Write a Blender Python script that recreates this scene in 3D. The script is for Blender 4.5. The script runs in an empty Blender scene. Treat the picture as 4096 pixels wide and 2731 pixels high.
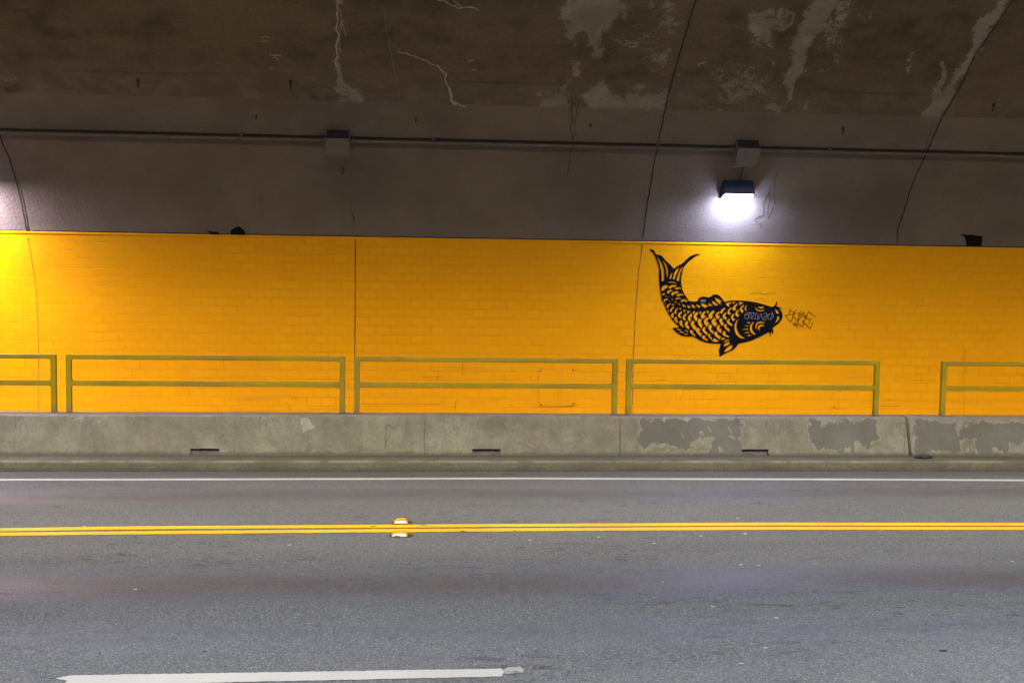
import bpy, bmesh, math, random
import numpy as np
from mathutils import Vector, Matrix, noise as mnoise
from mathutils.geometry import tessellate_polygon
R = random.Random(7)
sc = bpy.context.scene
# ------------------------------------------------------------------ camera, world, exposure
HC = 2.78                                    # eye height above the asphalt (standing on the raised near walkway)
F = 2616.3 / 2352 * 4096                     # focal length in pixels of the 4096 px wide photograph
FW = np.array([0.0827069, 0.9941792, -0.0690450])
RT = np.array([0.9965321, -0.0818703, 0.0148639])
UP = np.array([-0.0091246, 0.0700349, 0.9975028])
cd = bpy.data.cameras.new("camera"); cam = bpy.data.objects.new("camera", cd); sc.collection.objects.link(cam)
cd.sensor_width = 36; cd.lens = 36 * F / 4096; cd.clip_start = 0.05; cd.clip_end = 500
m = Matrix.Identity(4)
for i in range(3):
    m[i][0] = RT[i]; m[i][1] = UP[i]; m[i][2] = -FW[i]
m[2][3] = HC
cam.matrix_world = m
sc.camera = cam
w = bpy.data.worlds.new("World"); sc.world = w; w.use_nodes = True
w.node_tree.nodes["Background"].inputs[0].default_value = (0.9, 0.75, 0.6, 1)
w.node_tree.nodes["Background"].inputs[1].default_value = 0.02
sc.view_settings.view_transform = 'Standard'; sc.view_settings.look = 'None'
sc.view_settings.exposure = 0.0; sc.view_settings.gamma = 1; sc.view_settings.use_curve_mapping = False
sc.cycles.max_bounces = 6; sc.cycles.diffuse_bounces = 4; sc.cycles.glossy_bounces = 3
sc.cycles.use_denoising = True
sc.cycles.sample_clamp_indirect = 4
# outputs (W) of the wall lamps and of the added fill lights below
LAMP_FAR_COOL, LAMP_FAR_LEFT, FILL_CEILING, FILL_STRIP = 50, 240, 395, 255

# ------------------------------------------------------------------ helpers
COL = sc.collection.objects
def tag(o, label=None, cat=None, group=None, kind=None):
    if label: o['label'] = label
    if cat: o['category'] = cat
    if group: o['group'] = group
    if kind: o['kind'] = kind
    return o
def empty(name, loc=(0, 0, 0)):
    o = bpy.data.objects.new(name, None); COL.link(o); o.location = loc; o.empty_display_size = .1; return o
def meshobj(name, verts, faces, mat, parent=None, smooth=False, uvs=None, attrs=None):
    me = bpy.data.meshes.new(name); me.from_pydata([tuple(map(float, v)) for v in verts], [], [tuple(map(int, f)) for f in faces])
    if uvs is not None:
        ul = me.uv_layers.new(name="UVMap")
        li = np.zeros(len(me.loops), dtype=np.int32); me.loops.foreach_get("vertex_index", li)
        ul.data.foreach_set("uv", np.asarray(uvs, dtype=np.float32)[li].ravel())
    for k, a in (attrs or {}).items():
        at = me.attributes.new(k, 'FLOAT', 'POINT'); at.data.foreach_set("value", np.asarray(a, dtype=np.float32))
    if smooth: me.polygons.foreach_set("use_smooth", [True] * len(me.polygons))
    me.materials.append(mat); me.update()
    o = bpy.data.objects.new(name, me); COL.link(o)
    if parent: o.parent = parent; o.matrix_parent_inverse = Matrix.Translation(-parent.location)
    return o
def bmobj(name, bm, mat, parent=None, smooth=False):
    bmesh.ops.recalc_face_normals(bm, faces=bm.faces[:])
    me = bpy.data.meshes.new(name); bm.to_mesh(me); bm.free()
    if smooth:
        for p in me.polygons: p.use_smooth = True
    me.materials.append(mat); o = bpy.data.objects.new(name, me); COL.link(o)
    if parent: o.parent = parent; o.matrix_parent_inverse = Matrix.Translation(-parent.location)
    return o
def box(bm, x0, x1, y0, y1, z0, z1, bev=0.0, seg=2, M=None):
    r = bmesh.ops.create_cube(bm, size=1)
    vs = r['verts']
    bmesh.ops.scale(bm, vec=(x1 - x0, y1 - y0, z1 - z0), verts=vs)
    bmesh.ops.translate(bm, vec=((x0 + x1) / 2, (y0 + y1) / 2, (z0 + z1) / 2), verts=vs)
    fs = list({f for v in vs for f in v.link_faces})
    if bev:
        es = list({e for v in vs for e in v.link_edges})
        o = bmesh.ops.bevel(bm, geom=es, offset=bev, segments=seg, affect='EDGES', profile=.5)
        vs = list({v for f in o['faces'] for v in f.verts} | {v for v in vs if v.is_valid})
    if M is not None: bmesh.ops.transform(bm, matrix=M, verts=vs)
def tube(bm, pts, r, n=12, caps=True):
    pts = [Vector(p) for p in pts]; rings = []
    for i, p in enumerate(pts):
        d = (pts[min(i + 1, len(pts) - 1)] - pts[max(i - 1, 0)]).normalized()
        a = Vector((0, 0, 1)) if abs(d.z) < .9 else Vector((1, 0, 0))
        u = d.cross(a).normalized(); v = d.cross(u)
        rings.append([bm.verts.new(p + u * (r * math.cos(k * 2 * math.pi / n)) + v * (r * math.sin(k * 2 * math.pi / n))) for k in range(n)])
    for a, b in zip(rings, rings[1:]):
        for k in range(n): bm.faces.new((a[k], a[(k + 1) % n], b[(k + 1) % n], b[k]))
    if caps: bm.faces.new(rings[0]); bm.faces.new(rings[-1][::-1])

# ray of a photograph point (4096 px scale): returns (dx, t) with depth 1
def ray(x, y):
    d = FW + RT * ((x - 2048) / F) - UP * ((y - 1365.5) / F)
    return d[0] / d[1], d[2] / d[1]
def at_depth(x, y, Y):
    a, t = ray(x, y); return Vector((a * Y, Y, HC + t * Y))
def at_z(x, y, z):
    a, t = ray(x, y); Y = (z - HC) / t; return Vector((a * Y, Y, z))
def project(P):
    P = np.asarray(P, float) - np.array([0, 0, HC]); zz = P @ FW
    return 2048 + F * (P @ RT) / zz, 1365.5 - F * (P @ UP) / zz

# ------------------------------------------------------------------ tunnel profile (depth Y, height Z) by arc length
_k = [(-2.9, 17.04), (-2.3, 17.05), (-1.7, 17.04), (-1.1, 16.98), (-.51, 16.88), (0, 16.72), (.5, 16.49), (1.28, 15.97), (1.99, 15.27), (2.60, 14.46), (3.23, 13.44)]
def catmull(P, n=12):
    out = []
    P = [np.array(p, float) for p in P]
    for i in range(len(P) - 1):
        p0 = P[max(i - 1, 0)]; p1 = P[i]; p2 = P[i + 1]; p3 = P[min(i + 2, len(P) - 1)]
        for j in range(n):
            t = j / n
            out.append(.5 * ((2 * p1) + (-p0 + p2) * t + (2 * p0 - 5 * p1 + 4 * p2 - p3) * t * t + (-p0 + 3 * p1 - 3 * p2 + p3) * t ** 3))
    out.append(P[-1]); return out
MIDY = 8.05
side = [(p[1], p[0] + HC) for p in catmull(_k)]
# crown: circular arc tangent to the last slope
(ya, za), (yb, zb) = side[-2], side[-1]
phi = math.atan2(ya - yb, zb - za)
Rc = (yb - MIDY) / math.cos(phi)
for k in range(1, 31):
    a = phi + (math.pi / 2 - phi) * k / 30
    side.append((yb - Rc * (math.cos(phi) - math.cos(a)), zb + Rc * (math.sin(a) - math.sin(phi))))
side = np.array(side)
seg = np.hypot(*np.diff(side, axis=0).T); S = np.concatenate([[0], np.cumsum(seg)])
def prof(s):
    return np.interp(s, S, side[:, 0]), np.interp(s, S, side[:, 1])
def normal(s):
    y0, z0 = prof(s - .02); y1, z1 = prof(s + .02); L = math.hypot(y1 - y0, z1 - z0)
    return -(z1 - z0) / L, (y1 - y0) / L           # points into the tunnel
def surf(x, y, off=0.0):                          # photograph point -> (X, s) on the far tunnel surface
    a, t = ray(x, y)
    g = (HC + t * side[:, 0]) - side[:, 1]
    i = int(np.argmax(g[:-1] * g[1:] <= 0)) if np.any(g[:-1] * g[1:] <= 0) else len(S) - 2
    f = g[i] / (g[i] - g[i + 1]); s = S[i] + f * (S[i + 1] - S[i]); Y = side[i, 0] + f * (side[i + 1, 0] - side[i, 0])
    return a * Y, s
def P3(X, s, off=0.0):
    y, z = prof(s); ny, nz = normal(s); return Vector((X, y + ny * off, z + nz * off))
STOP = surf(1400, 950)[1]                         # top edge of the yellow tiling
SDIRT = surf(1300, 404)[1]                        # edge of the painted part of the vault
SEND = S[-1]
XL, XR = -36.0, 40.0

# ------------------------------------------------------------------ materials
class NT:
    def __init__(s, name):
        s.m = bpy.data.materials.new(name); s.m.use_nodes = True; s.t = s.m.node_tree; s.b = s.t.nodes["Principled BSDF"]
    def n(s, typ, **kw):
        o = s.t.nodes.new(typ)
        for k, v in kw.items():
            if hasattr(o, k) and k not in o.inputs: setattr(o, k, v)
        return o
    def set(s, o, d):
        for k, v in d.items(): s.inp(o.inputs[k], v)
        return o
    def inp(s, sock, v):
        if hasattr(v, 'is_output') or isinstance(v, bpy.types.NodeSocket): s.t.links.new(v, sock)
        else: sock.default_value = v
    def pos(s):
        if not hasattr(s, '_p'): s._p = s.t.nodes.new('ShaderNodeNewGeometry').outputs['Position']
        return s._p
    def mapping(s, vec, scale=(1, 1, 1), loc=(0, 0, 0)):
        o = s.t.nodes.new('ShaderNodeMapping'); s.inp(o.inputs['Vector'], vec); o.inputs['Scale'].default_value = scale; o.inputs['Location'].default_value = loc; return o.outputs[0]
    def noise(s, vec, scale, detail=5, rough=.55, dist=0):
        o = s.t.nodes.new('ShaderNodeTexNoise'); s.inp(o.inputs['Vector'], vec); o.inputs['Scale'].default_value = scale; o.inputs['Detail'].default_value = detail
        o.inputs['Roughness'].default_value = rough; o.inputs['Distortion'].default_value = dist; return o.outputs[0]
    def math(s, op, a, b=0.0, c=None, clamp=False):
        o = s.t.nodes.new('ShaderNodeMath'); o.operation = op; o.use_clamp = clamp; s.inp(o.inputs[0], a); s.inp(o.inputs[1], b)
        if c is not None: s.inp(o.inputs[2], c)
        return o.outputs[0]
    def rng(s, v, a, b, c=0., d=1.):
        o = s.t.nodes.new('ShaderNodeMapRange'); o.interpolation_type = 'SMOOTHSTEP'
        for k, x in zip(('Value', 'From Min', 'From Max', 'To Min', 'To Max'), (v, a, b, c, d)): s.inp(o.inputs[k], x)
        return o.outputs[0]
    def mix(s, f, a, b, mode='MIX'):
        o = s.t.nodes.new('ShaderNodeMix'); o.data_type = 'RGBA'; o.blend_type = mode
        s.inp(o.inputs[0], f); s.inp(o.inputs[6], a if not isinstance(a, tuple) else (*a, 1)[:4]); s.inp(o.inputs[7], b if not isinstance(b, tuple) else (*b, 1)[:4]); return o.outputs[2]
    def sep(s, vec):
        o = s.t.nodes.new('ShaderNodeSeparateXYZ'); s.inp(o.inputs[0], vec); return o.outputs
    def attr(s, name):
        o = s.t.nodes.new('ShaderNodeAttribute'); o.attribute_name = name; return o.outputs['Fac']
    def uv(s):
        o = s.t.nodes.new('ShaderNodeUVMap'); o.uv_map = "UVMap"; return o.outputs[0]
    def bump(s, h, dist, strength=1.0, chain=None):
        o = s.t.nodes.new('ShaderNodeBump'); s.inp(o.inputs['Height'], h); o.inputs['Distance'].default_value = dist; o.inputs['Strength'].default_value = strength
        if chain is not None: s.inp(o.inputs['Normal'], chain)
        return o.outputs[0]
    def done(s, col=None, rough=None, nrm=None, spec=None, metal=None):
        if col is not None: s.inp(s.b.inputs['Base Color'], col if not isinstance(col, tuple) else (*col, 1)[:4])
        if rough is not None: s.inp(s.b.inputs['Roughness'], rough)
        if nrm is not None: s.inp(s.b.inputs['Normal'], nrm)
        if spec is not None: s.b.inputs['Specular IOR Level'].default_value = spec
        if metal is not None: s.b.inputs['Metallic'].default_value = metal
        return s.m

def mat_vault():
    k = NT("vault plaster"); p = k.pos(); uv = k.uv(); s = k.sep(uv)[1]
    big = k.noise(p, .55, 4, .6); mid = k.noise(p, 2.4, 6, .65, .4); fine = k.noise(p, 22, 6, .7)
    streak = k.noise(k.mapping(uv, (.7, 2.2, 1)), 1.6, 5, .6)
    # painted lower part
    paint = k.mix(k.rng(big, .35, .65), (.128, .098, .073), (.172, .136, .104))
    paint = k.mix(k.math('MULTIPLY', k.rng(fine, .35, .75), .22), paint, (0.0858, 0.066, 0.0495))
    # sooty bare concrete above
    soot_shade = k.mix(k.rng(mid, .3, .7), (.058, .042, .024), (.118, .087, .052))
    soot_shade = k.mix(k.rng(k.math('ADD', big, k.math('MULTIPLY', streak, .5)), .62, .9), soot_shade, (.135, .100, .062))
    soot_shade = k.mix(k.math('MULTIPLY', k.rng(fine, .45, .7), .35), soot_shade, (0.033, 0.02244, 0.0132))
    edge = k.math('ADD', s, k.math('MULTIPLY', k.math('SUBTRACT', mid, .5), .035))
    up = k.rng(edge, SDIRT - .012, SDIRT + .012)
    lowband = k.rng(k.math('ADD', s, k.math('MULTIPLY', k.math('SUBTRACT', big, .5), .5)), SDIRT + .18, SDIRT + .75)
    fresh = k.mix(k.rng(mid, .4, .65), (0.1122, 0.08448, 0.05808), (0.1551, 0.1221, 0.0891))
    soot_shade = k.mix(k.math('MULTIPLY', k.math('SUBTRACT', 1.0, lowband), .8), soot_shade, fresh)
    col = k.mix(up, paint, soot_shade)
    # lime bloom where water has run down
    lime_f = k.attr("lime")
    n2 = k.math('ADD', k.math('MULTIPLY', k.noise(p, 4.2, 10, .74, .7), .62), k.math('MULTIPLY', k.noise(p, 26, 8, .85, .5), .38))
    lm = k.rng(k.math('ADD', lime_f, k.math('MULTIPLY', k.math('SUBTRACT', n2, .5), 3.6)), .48, .62)
    haze = k.rng(k.math('ADD', lime_f, k.math('MULTIPLY', k.math('SUBTRACT', n2, .5), 1.6)), .12, .8)
    col = k.mix(k.math('MULTIPLY', haze, .38), col, (.155, .125, .094))
    lime = k.mix(k.rng(mid, .35, .7), (.185, .152, .118), (.27, .232, .185))
    lime = k.mix(k.math('MULTIPLY', k.rng(fine, .5, .75), .4), lime, (0.132, 0.1056, 0.0792))
    col = k.mix(k.math('MULTIPLY', lm, k.rng(s, SDIRT - .02, SDIRT + .01)), col, lime)
    dm = k.rng(k.math('ADD', k.attr("dark"), k.math('MULTIPLY', k.math('SUBTRACT', n2, .5), .8)), .3, .8)
    col = k.mix(k.math('MULTIPLY', dm, .8), col, (0.0231, 0.01782, 0.0132))
    rib = k.noise(k.mapping(uv, (9, 22, 1)), 1.6, 5, .6, 1.2)
    n = k.bump(rib, .012, .75); n = k.bump(k.noise(p, 60, 4, .6), .004, .7, n); n = k.bump(lm, .004, .5, n)
    return k.done(col, .82, n, .25)
def mat_tile(vis=1.0):
    k = NT("yellow glazed tile"); p = k.pos(); uv = k.uv()
    br = k.n('ShaderNodeTexBrick'); br.offset = .5; br.squash = 1
    wob = k.noise(uv, 1.3, 3); wv = k.n('ShaderNodeVectorMath'); wv.operation = 'ADD'
    cmb = k.n('ShaderNodeCombineXYZ'); k.inp(cmb.inputs[0], k.math('MULTIPLY', k.math('SUBTRACT', wob, .5), .03)); k.inp(cmb.inputs[1], k.math('MULTIPLY', k.math('SUBTRACT', k.noise(uv, 2.1, 2), .5), .008))
    k.inp(wv.inputs[0], uv); k.inp(wv.inputs[1], cmb.outputs[0])
    k.set(br, {'Vector': wv.outputs[0], 'Scale': 1.0, 'Mortar Size': .0044, 'Mortar Smooth': .35, 'Bias': 0., 'Brick Width': .203, 'Row Height': .135,
               'Color1': (.0, .0, .0, 1), 'Color2': (1, 1, 1, 1), 'Mortar': (.5, .5, .5, 1)})
    mort = br.outputs['Fac']; var = br.outputs['Color']
    col = k.mix(var, (.77, .322, .0), (.80, .345, .0))
    col = k.mix(k.math('MULTIPLY', k.rng(k.noise(p, .7, 4), .35, .7), .25), col, (.67, .248, .001))
    col = k.mix(k.math('MULTIPLY', mort, .10), col, (.48, .17, .0))
    # traffic grime: thin horizontal films low on the wall, patches of it and flecks
    v = k.sep(uv)[1]; z = k.sep(p)[2]
    band = k.noise(k.mapping(uv, (.45, 9, 1)), 1.2, 6, .7)
    low = k.rng(z, 1.75, 1.0)
    col = k.mix(k.math('MULTIPLY', k.math('MULTIPLY', low, k.rng(band, .5, .72)), .34), col, (.34, .17, .02))
    rowgr = k.math('MULTIPLY', k.rng(mort, .2, .8), k.rng(k.noise(k.mapping(uv, (1.2, 1.2, 1)), 1.5, 4), .54, .64))
    col = k.mix(k.math('MULTIPLY', k.math('MULTIPLY', rowgr, k.rng(z, 1.9, 1.3)), .42), col, (.26, .115, .012))
    fl = k.rng(k.noise(k.mapping(uv, (9, 5, 1)), 3.2, 3, .6, 1.), .70, .74)
    col = k.mix(k.math('MULTIPLY', k.math('MULTIPLY', fl, low), .5), col, (.16, .09, .03))
    n = k.bump(k.math('SUBTRACT', 1., mort), .0048, .85)
    n = k.bump(k.math('MULTIPLY', var, 1.0), .0022, .6, n)
    n = k.bump(k.noise(uv, 30, 4, .6), .0022, .6, n)
    return k.done(col, k.rng(k.noise(p, 3, 4), .3, .7, .45, .62), n, .15)
def mat_barrier():
    k = NT("barrier concrete"); p = k.pos(); z = k.sep(p)[2]
    big = k.noise(p, 1.1, 5, .6, .4); mid = k.noise(p, 5, 7, .7, .5); fine = k.noise(p, 38, 5, .7)
    vert = k.noise(k.mapping(p, (3.2, 1, .35)), 2.0, 5, .65)
    col = k.mix(k.rng(big, .34, .66), (.100, .098, .070), (.172, .168, .132))
    col = k.mix(k.rng(mid, .42, .72), col, (0.1598, 0.136, 0.102))
    col = k.mix(k.math('MULTIPLY', k.rng(k.noise(p, 2.3, 8, .75, 1.2), .46, .64), .6), col, (0.0918, 0.0918, 0.06664))
    col = k.mix(k.math('MULTIPLY', k.rng(vert, .52, .7), .42), col, (0.0748, 0.068, 0.051))
    col = k.mix(k.math('MULTIPLY', k.rng(fine, .35, .75), .3), col, (0.068, 0.06256, 0.04624))
    nz = k.math('ADD', k.math('MULTIPLY', k.noise(p, 9, 8, .7, .5), .8), k.math('MULTIPLY', k.noise(p, 45, 3, .6), .2))
    pm = k.rng(k.math('ADD', k.attr("paint"), k.math('MULTIPLY', k.math('SUBTRACT', nz, .5), 2.6)), .48, .54)
    pc = k.mix(k.rng(big, .3, .7), (.070, .069, .060), (.096, .094, .084)); pc = k.mix(k.math('MULTIPLY', k.rng(mid, .5, .8), .3), pc, (0.0612, 0.0646, 0.0578))
    pale = k.rng(k.math('ADD', k.attr("paint"), k.math('MULTIPLY', k.math('SUBTRACT', nz, .5), 2.0)), .22, .46)
    near = k.rng(k.attr("paint"), .02, .12)
    col = k.mix(k.math('MULTIPLY', k.math('MULTIPLY', near, pale), .5), col, (0.2244, 0.2108, 0.1496))
    col = k.mix(pm, col, pc)
    wl = k.rng(k.math('ADD', k.attr("chalk"), k.math('MULTIPLY', k.math('SUBTRACT', nz, .5), .9)), .45, .6)
    col = k.mix(k.math('MULTIPLY', wl, .8), col, (0.2312, 0.2312, 0.2108))
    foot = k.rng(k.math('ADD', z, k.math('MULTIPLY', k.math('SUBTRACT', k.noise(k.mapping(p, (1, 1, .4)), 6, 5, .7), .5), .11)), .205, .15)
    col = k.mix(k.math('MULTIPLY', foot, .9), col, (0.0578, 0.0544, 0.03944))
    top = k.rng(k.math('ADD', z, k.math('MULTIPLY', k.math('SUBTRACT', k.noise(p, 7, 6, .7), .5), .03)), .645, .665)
    col = k.mix(k.math('MULTIPLY', top, .8), col, (.165, .15, .155))  # lamplit lavender of the top face put into its colour
    pit = k.rng(k.noise(p, 30, 3, .5, .4), .66, .72)
    col = k.mix(k.math('MULTIPLY', pit, .7), col, (0.0306, 0.02856, 0.02176))
    col = k.mix(k.math('MULTIPLY', k.rng(k.noise(p, 1.7, 9, .78, 1.5), .42, .62), .34), col, (.06, .058, .042))
    n = k.bump(fine, .006, .5); n = k.bump(mid, .012, .4, n); n = k.bump(pm, .002, .6, n)
    return k.done(col, .8, n, .3)
def mat_kerb():
    k = NT("kerb concrete"); p = k.pos(); z = k.sep(p)[2]
    a = k.noise(k.mapping(p, (.6, 1, 1.6)), 3, 7, .7, .4); f = k.noise(p, 40, 5, .7)
    col = k.mix(k.rng(a, .3, .7), (0.08625, 0.078, 0.054), (0.1387, 0.126, 0.09))
    col = k.mix(k.math('MULTIPLY', k.rng(f, .35, .65), .6), col, (0.045, 0.04125, 0.03))
    col = k.mix(k.math('MULTIPLY', k.rng(k.noise(p, 9, 5, .7), .58, .72), .7), col, (0.03, 0.0285, 0.021))
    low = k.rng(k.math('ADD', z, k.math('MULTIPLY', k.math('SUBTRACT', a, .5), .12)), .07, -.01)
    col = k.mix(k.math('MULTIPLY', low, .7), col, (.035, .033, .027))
    nose = k.math('MULTIPLY', k.rng(z, .105, .125), k.rng(k.sep(p)[1], 15.10, 15.04)); col = k.mix(k.math('MULTIPLY', nose, k.rng(a, .4, .6, .15, .7)), col, (.23, .215, .185))  # nose highlight painted as a paler edge
    back = k.rng(k.sep(p)[1], 15.26, 15.38); col = k.mix(k.math('MULTIPLY', back, .75), col, (.045, .042, .033))  # foot shadow of the barrier painted along the back of the kerb
    col = k.mix(.38, col, (.03, .028, .02))
    return k.done(col, .85, k.bump(f, .008, .6), .25)
def mat_asphalt():
    k = NT("asphalt"); p = k.pos(); y = k.sep(p)[1]; x = k.sep(p)[0]
    wav = k.math('MULTIPLY', k.math('SUBTRACT', k.noise(k.mapping(p, (.12, .5, 1)), 1.0, 3), .5), .9)
    yy = k.math('ADD', y, wav)
    def track(c, h): return k.math('SUBTRACT', 1., k.rng(k.math('ABSOLUTE', k.math('SUBTRACT', yy, c)), 0., h))
    t1 = track(13.55, .62); t2 = track(9.75, .75); t3 = track(8.35, .42)
    tr = k.math('MAXIMUM', t1, k.math('MAXIMUM', t2, k.math('MULTIPLY', t3, .55)))
    blot = k.noise(k.mapping(p, (.35, 1.4, 1)), .8, 6, .6)
    agg = k.n('ShaderNodeTexVoronoi'); agg.feature = 'F1'; k.set(agg, {'Vector': p, 'Scale': 92.0}); ac = agg.outputs['Color']; ad = agg.outputs['Distance']
    agg2 = k.n('ShaderNodeTexVoronoi'); k.set(agg2, {'Vector': p, 'Scale': 170.0})
    sp = k.sep(ac)[0]; sp2 = k.sep(agg2.outputs['Color'])[0]; pock = k.rng(k.noise(k.mapping(p, (1, 2.2, 1)), 17, 4, .75, .5), .64, .70)
    grit = k.noise(p, 24, 6, .8)
    col = k.mix(k.rng(blot, .3, .7), (.060, .064, .070), (.079, .084, .092))
    col = k.mix(k.math('MULTIPLY', tr, .92), col, (.036, .041, .054))  # polished wheel tracks; their blue stands in for reflected lamp light
    col = k.mix(k.math('MULTIPLY', k.rng(grit, .38, .66), .6), col, (.062, .060, .058))
    col = k.mix(k.math('MULTIPLY', k.rng(sp, .80, 1.0), .65), col, (.16, .157, .15)); col = k.mix(k.math('MULTIPLY', k.rng(sp, .16, .0), .8), col, (.020, .019, .019))
    col = k.mix(k.math('MULTIPLY', k.rng(sp2, .9, 1.0), .8), col, (.25, .245, .23))
    ruf = k.rng(k.noise(k.mapping(p, (1.3, 4.5, 1)), 2.6, 7, .75, .8), .565, .64)
    hl = k.rng(k.noise(k.mapping(p, (.25, .7, 1)), .9, 3), .42, .58)
    rm = k.math('MULTIPLY', ruf, hl)
    col = k.mix(k.math('MULTIPLY', rm, .7), col, (.03, .029, .028))
    col = k.mix(k.math('MULTIPLY', pock, .75), col, (.015, .0145, .015))
    gut = k.rng(y, 14.55, 14.75)
    col = k.mix(k.math('MULTIPLY', gut, .45), col, (.055, .052, .048))
    rough = k.math('SUBTRACT', k.math('ADD', .66, k.math('MULTIPLY', grit, .14)), k.math('MULTIPLY', tr, .33))
    n = k.bump(k.math('SUBTRACT', 1., ad), .004, .35); n = k.bump(grit, .010, .45, n); n = k.bump(k.math('SUBTRACT', 1., rm), .01, .5, n)
    k.b.inputs['Specular Tint'].default_value = (.38, .58, 1.0, 1)  # reflections tinted blue to strengthen the lamp's cool sheen
    m_ = k.done(col, rough, n, .3); k.inp(k.b.inputs['Specular IOR Level'], k.math('ADD', .18, k.math('MULTIPLY', tr, 1.0))); return m_
def mat_paint(name, c, wear=.3, worn=(.13, .125, .12), c2=None, edge=.68):
    k = NT(name); p = k.pos(); a = k.noise(p, 14, 7, .75, .4); b = k.noise(p, 70, 4, .7)
    col = k.mix(k.rng(k.noise(p, 1.2, 4), .35, .65), c, c2 or tuple(v * .9 for v in c))
    col = k.mix(k.math('MULTIPLY', k.rng(b, .45, .7), wear), col, worn)
    col = k.mix(k.rng(a, edge, edge + .05), col, worn)
    return k.done(col, .55, k.bump(b, .003, .5), .4)
def mat_simple(name, c, rough=.6, metal=0., bump=.0, c2=None, sc_=12, spec=.4):
    k = NT(name); p = k.pos(); a = k.noise(p, sc_, 5, .65)
    col = k.mix(k.rng(a, .35, .68), c, c2 or tuple(v * .78 for v in c))
    return k.done(col, rough, k.bump(a, bump, .6) if bump else None, spec, metal)
def mat_rail():
    k = NT("olive rail paint"); p = k.pos(); a = k.noise(p, 3, 6, .7); b = k.noise(p, 40, 5, .7)
    col = k.mix(k.rng(a, .3, .7), (.27, .195, .006), (.21, .158, .008))
    col = k.mix(k.math('MULTIPLY', k.rng(k.noise(p, 1.1, 3), .45, .62), .55), col, (.19, .125, .030))
    col = k.mix(k.rng(k.noise(p, 17, 6, .75), .70, .75), col, (.08, .05, .02))
    col = k.mix(k.math('MULTIPLY', k.rng(b, .45, .7), .25), col, (.12, .09, .03))
    foot = k.rng(k.sep(p)[2], .80, .69)
    col = k.mix(k.math('MULTIPLY', foot, .65), col, (.14, .115, .07))
    return k.done(col, .36, k.bump(b, .002, .4), .22)
M = dict(vault=mat_vault(), tile=mat_tile(), barrier=mat_barrier(), kerb=mat_kerb(), asphalt=mat_asphalt(), rail=mat_rail(),
    white=mat_paint("white road paint", (.34, .34, .34), .25, (.22, .215, .205)),
    whiteold=mat_paint("worn white road paint", (.27, .265, .255), .4, (.25, .245, .23), None, .62),
    ghost=mat_paint("faded white paint", (.20, .195, .185), .5, (.09, .088, .085), None, .50),
    yellow=mat_paint("yellow road paint", (.46, .285, .002), .25, (.22, .14, .03), (.40, .24, .012)),
    joint=mat_simple("joint shade", (.022, .018, .016), .9), crack=mat_simple("crack", (.052, .040, .030), .9),
    limeline=mat_simple("lime seep", (.40, .34, .28), .85, 0, .004, (.24, .19, .15), 18),
    tilecrack=mat_simple("tile crack", (.36, .15, .008), .9), tilefaint=mat_simple("faint scratch", (.50, .25, .01), .9),
    black=mat_simple("black mural paint", (.004, .004, .005), .7, 0, .0, (.007, .007, .008), 9, .06),
    silver=mat_simple("silver marker", (.26, .25, .33), .5, 0, 0, (.17, .165, .22), 30), green=mat_simple("pale green marker", (.36, .42, .20), .5), ink=mat_simple("black marker ink", (.012, .007, .002), .7, 0, 0, None, 12, .06),
    conduit=mat_simple("painted conduit", (.105, .090, .074), .7, 0, .001, (.085, .072, .06), 6), jbox=mat_simple("painted steel box", (.135, .113, .094), .7, 0, .001, (.11, .092, .077), 8),
    darkmetal=mat_simple("dark steel", (.03, .027, .026), .6, .4), soot_shade=mat_simple("shaded dark top", (.012, .012, .018), .8),
    bluehouse=mat_simple("blue glare housing", (.018, .030, .10), .5, 0, 0, (.012, .02, .075), 8), smudge=mat_simple("black overspray", (.006, .0055, .006), .9, 0, 0, (.012, .011, .01), 30, .05),  # housing: the lens's blue glare is put into its colour
    slot=mat_simple("slot lining", (.13, .098, .105), .85, 0, .004, (.075, .055, .06), 9), walk=mat_simple("walkway concrete", (.19, .175, .16), .85, 0, .004, None, 5),
    resin=mat_simple("adhesive pad and shadow", (.022, .021, .021), .35, 0, 0, None, 20, .6), amber=mat_simple("amber marker shell", (.55, .22, .003), .35, 0, 0, (.48, .17, .0), 30),
    reflector=mat_simple("white reflector face", (.60, .59, .48), .4, 0, 0, (.58, .55, .40), 40, .4), chip=mat_simple("chipped marker", (.38, .36, .32), .6, 0, 0, (.2, .18, .15), 55),
    litter=mat_simple("pale litter", (.50, .48, .45), .5), leaf=mat_simple("dry leaf", (.22, .17, .11), .7), butt=mat_simple("cigarette paper", (.85, .83, .78), .6), rag=mat_simple("dark rag", (.02, .02, .018), .9))
def emis(name, c, s):
    mt = bpy.data.materials.new(name); mt.use_nodes = True; b = mt.node_tree.nodes["Principled BSDF"]
    b.inputs['Base Color'].default_value = (.8, .8, .85, 1); b.inputs['Emission Color'].default_value = (*c, 1); b.inputs['Emission Strength'].default_value = s; return mt
M['shade_caulk'] = mat_simple('shade and caulk strip', (.016, .013, .012), .9, 0, 0, (.03, .024, .02), 9)  # for the painted shadow above the conduit and for the dark caulk
M['lens'] = emis("lit lens", (.46, .55, 1.0), 200)
M['lensnear'] = emis("lit lens neutral", (1., .93, .82), 10)

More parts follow.
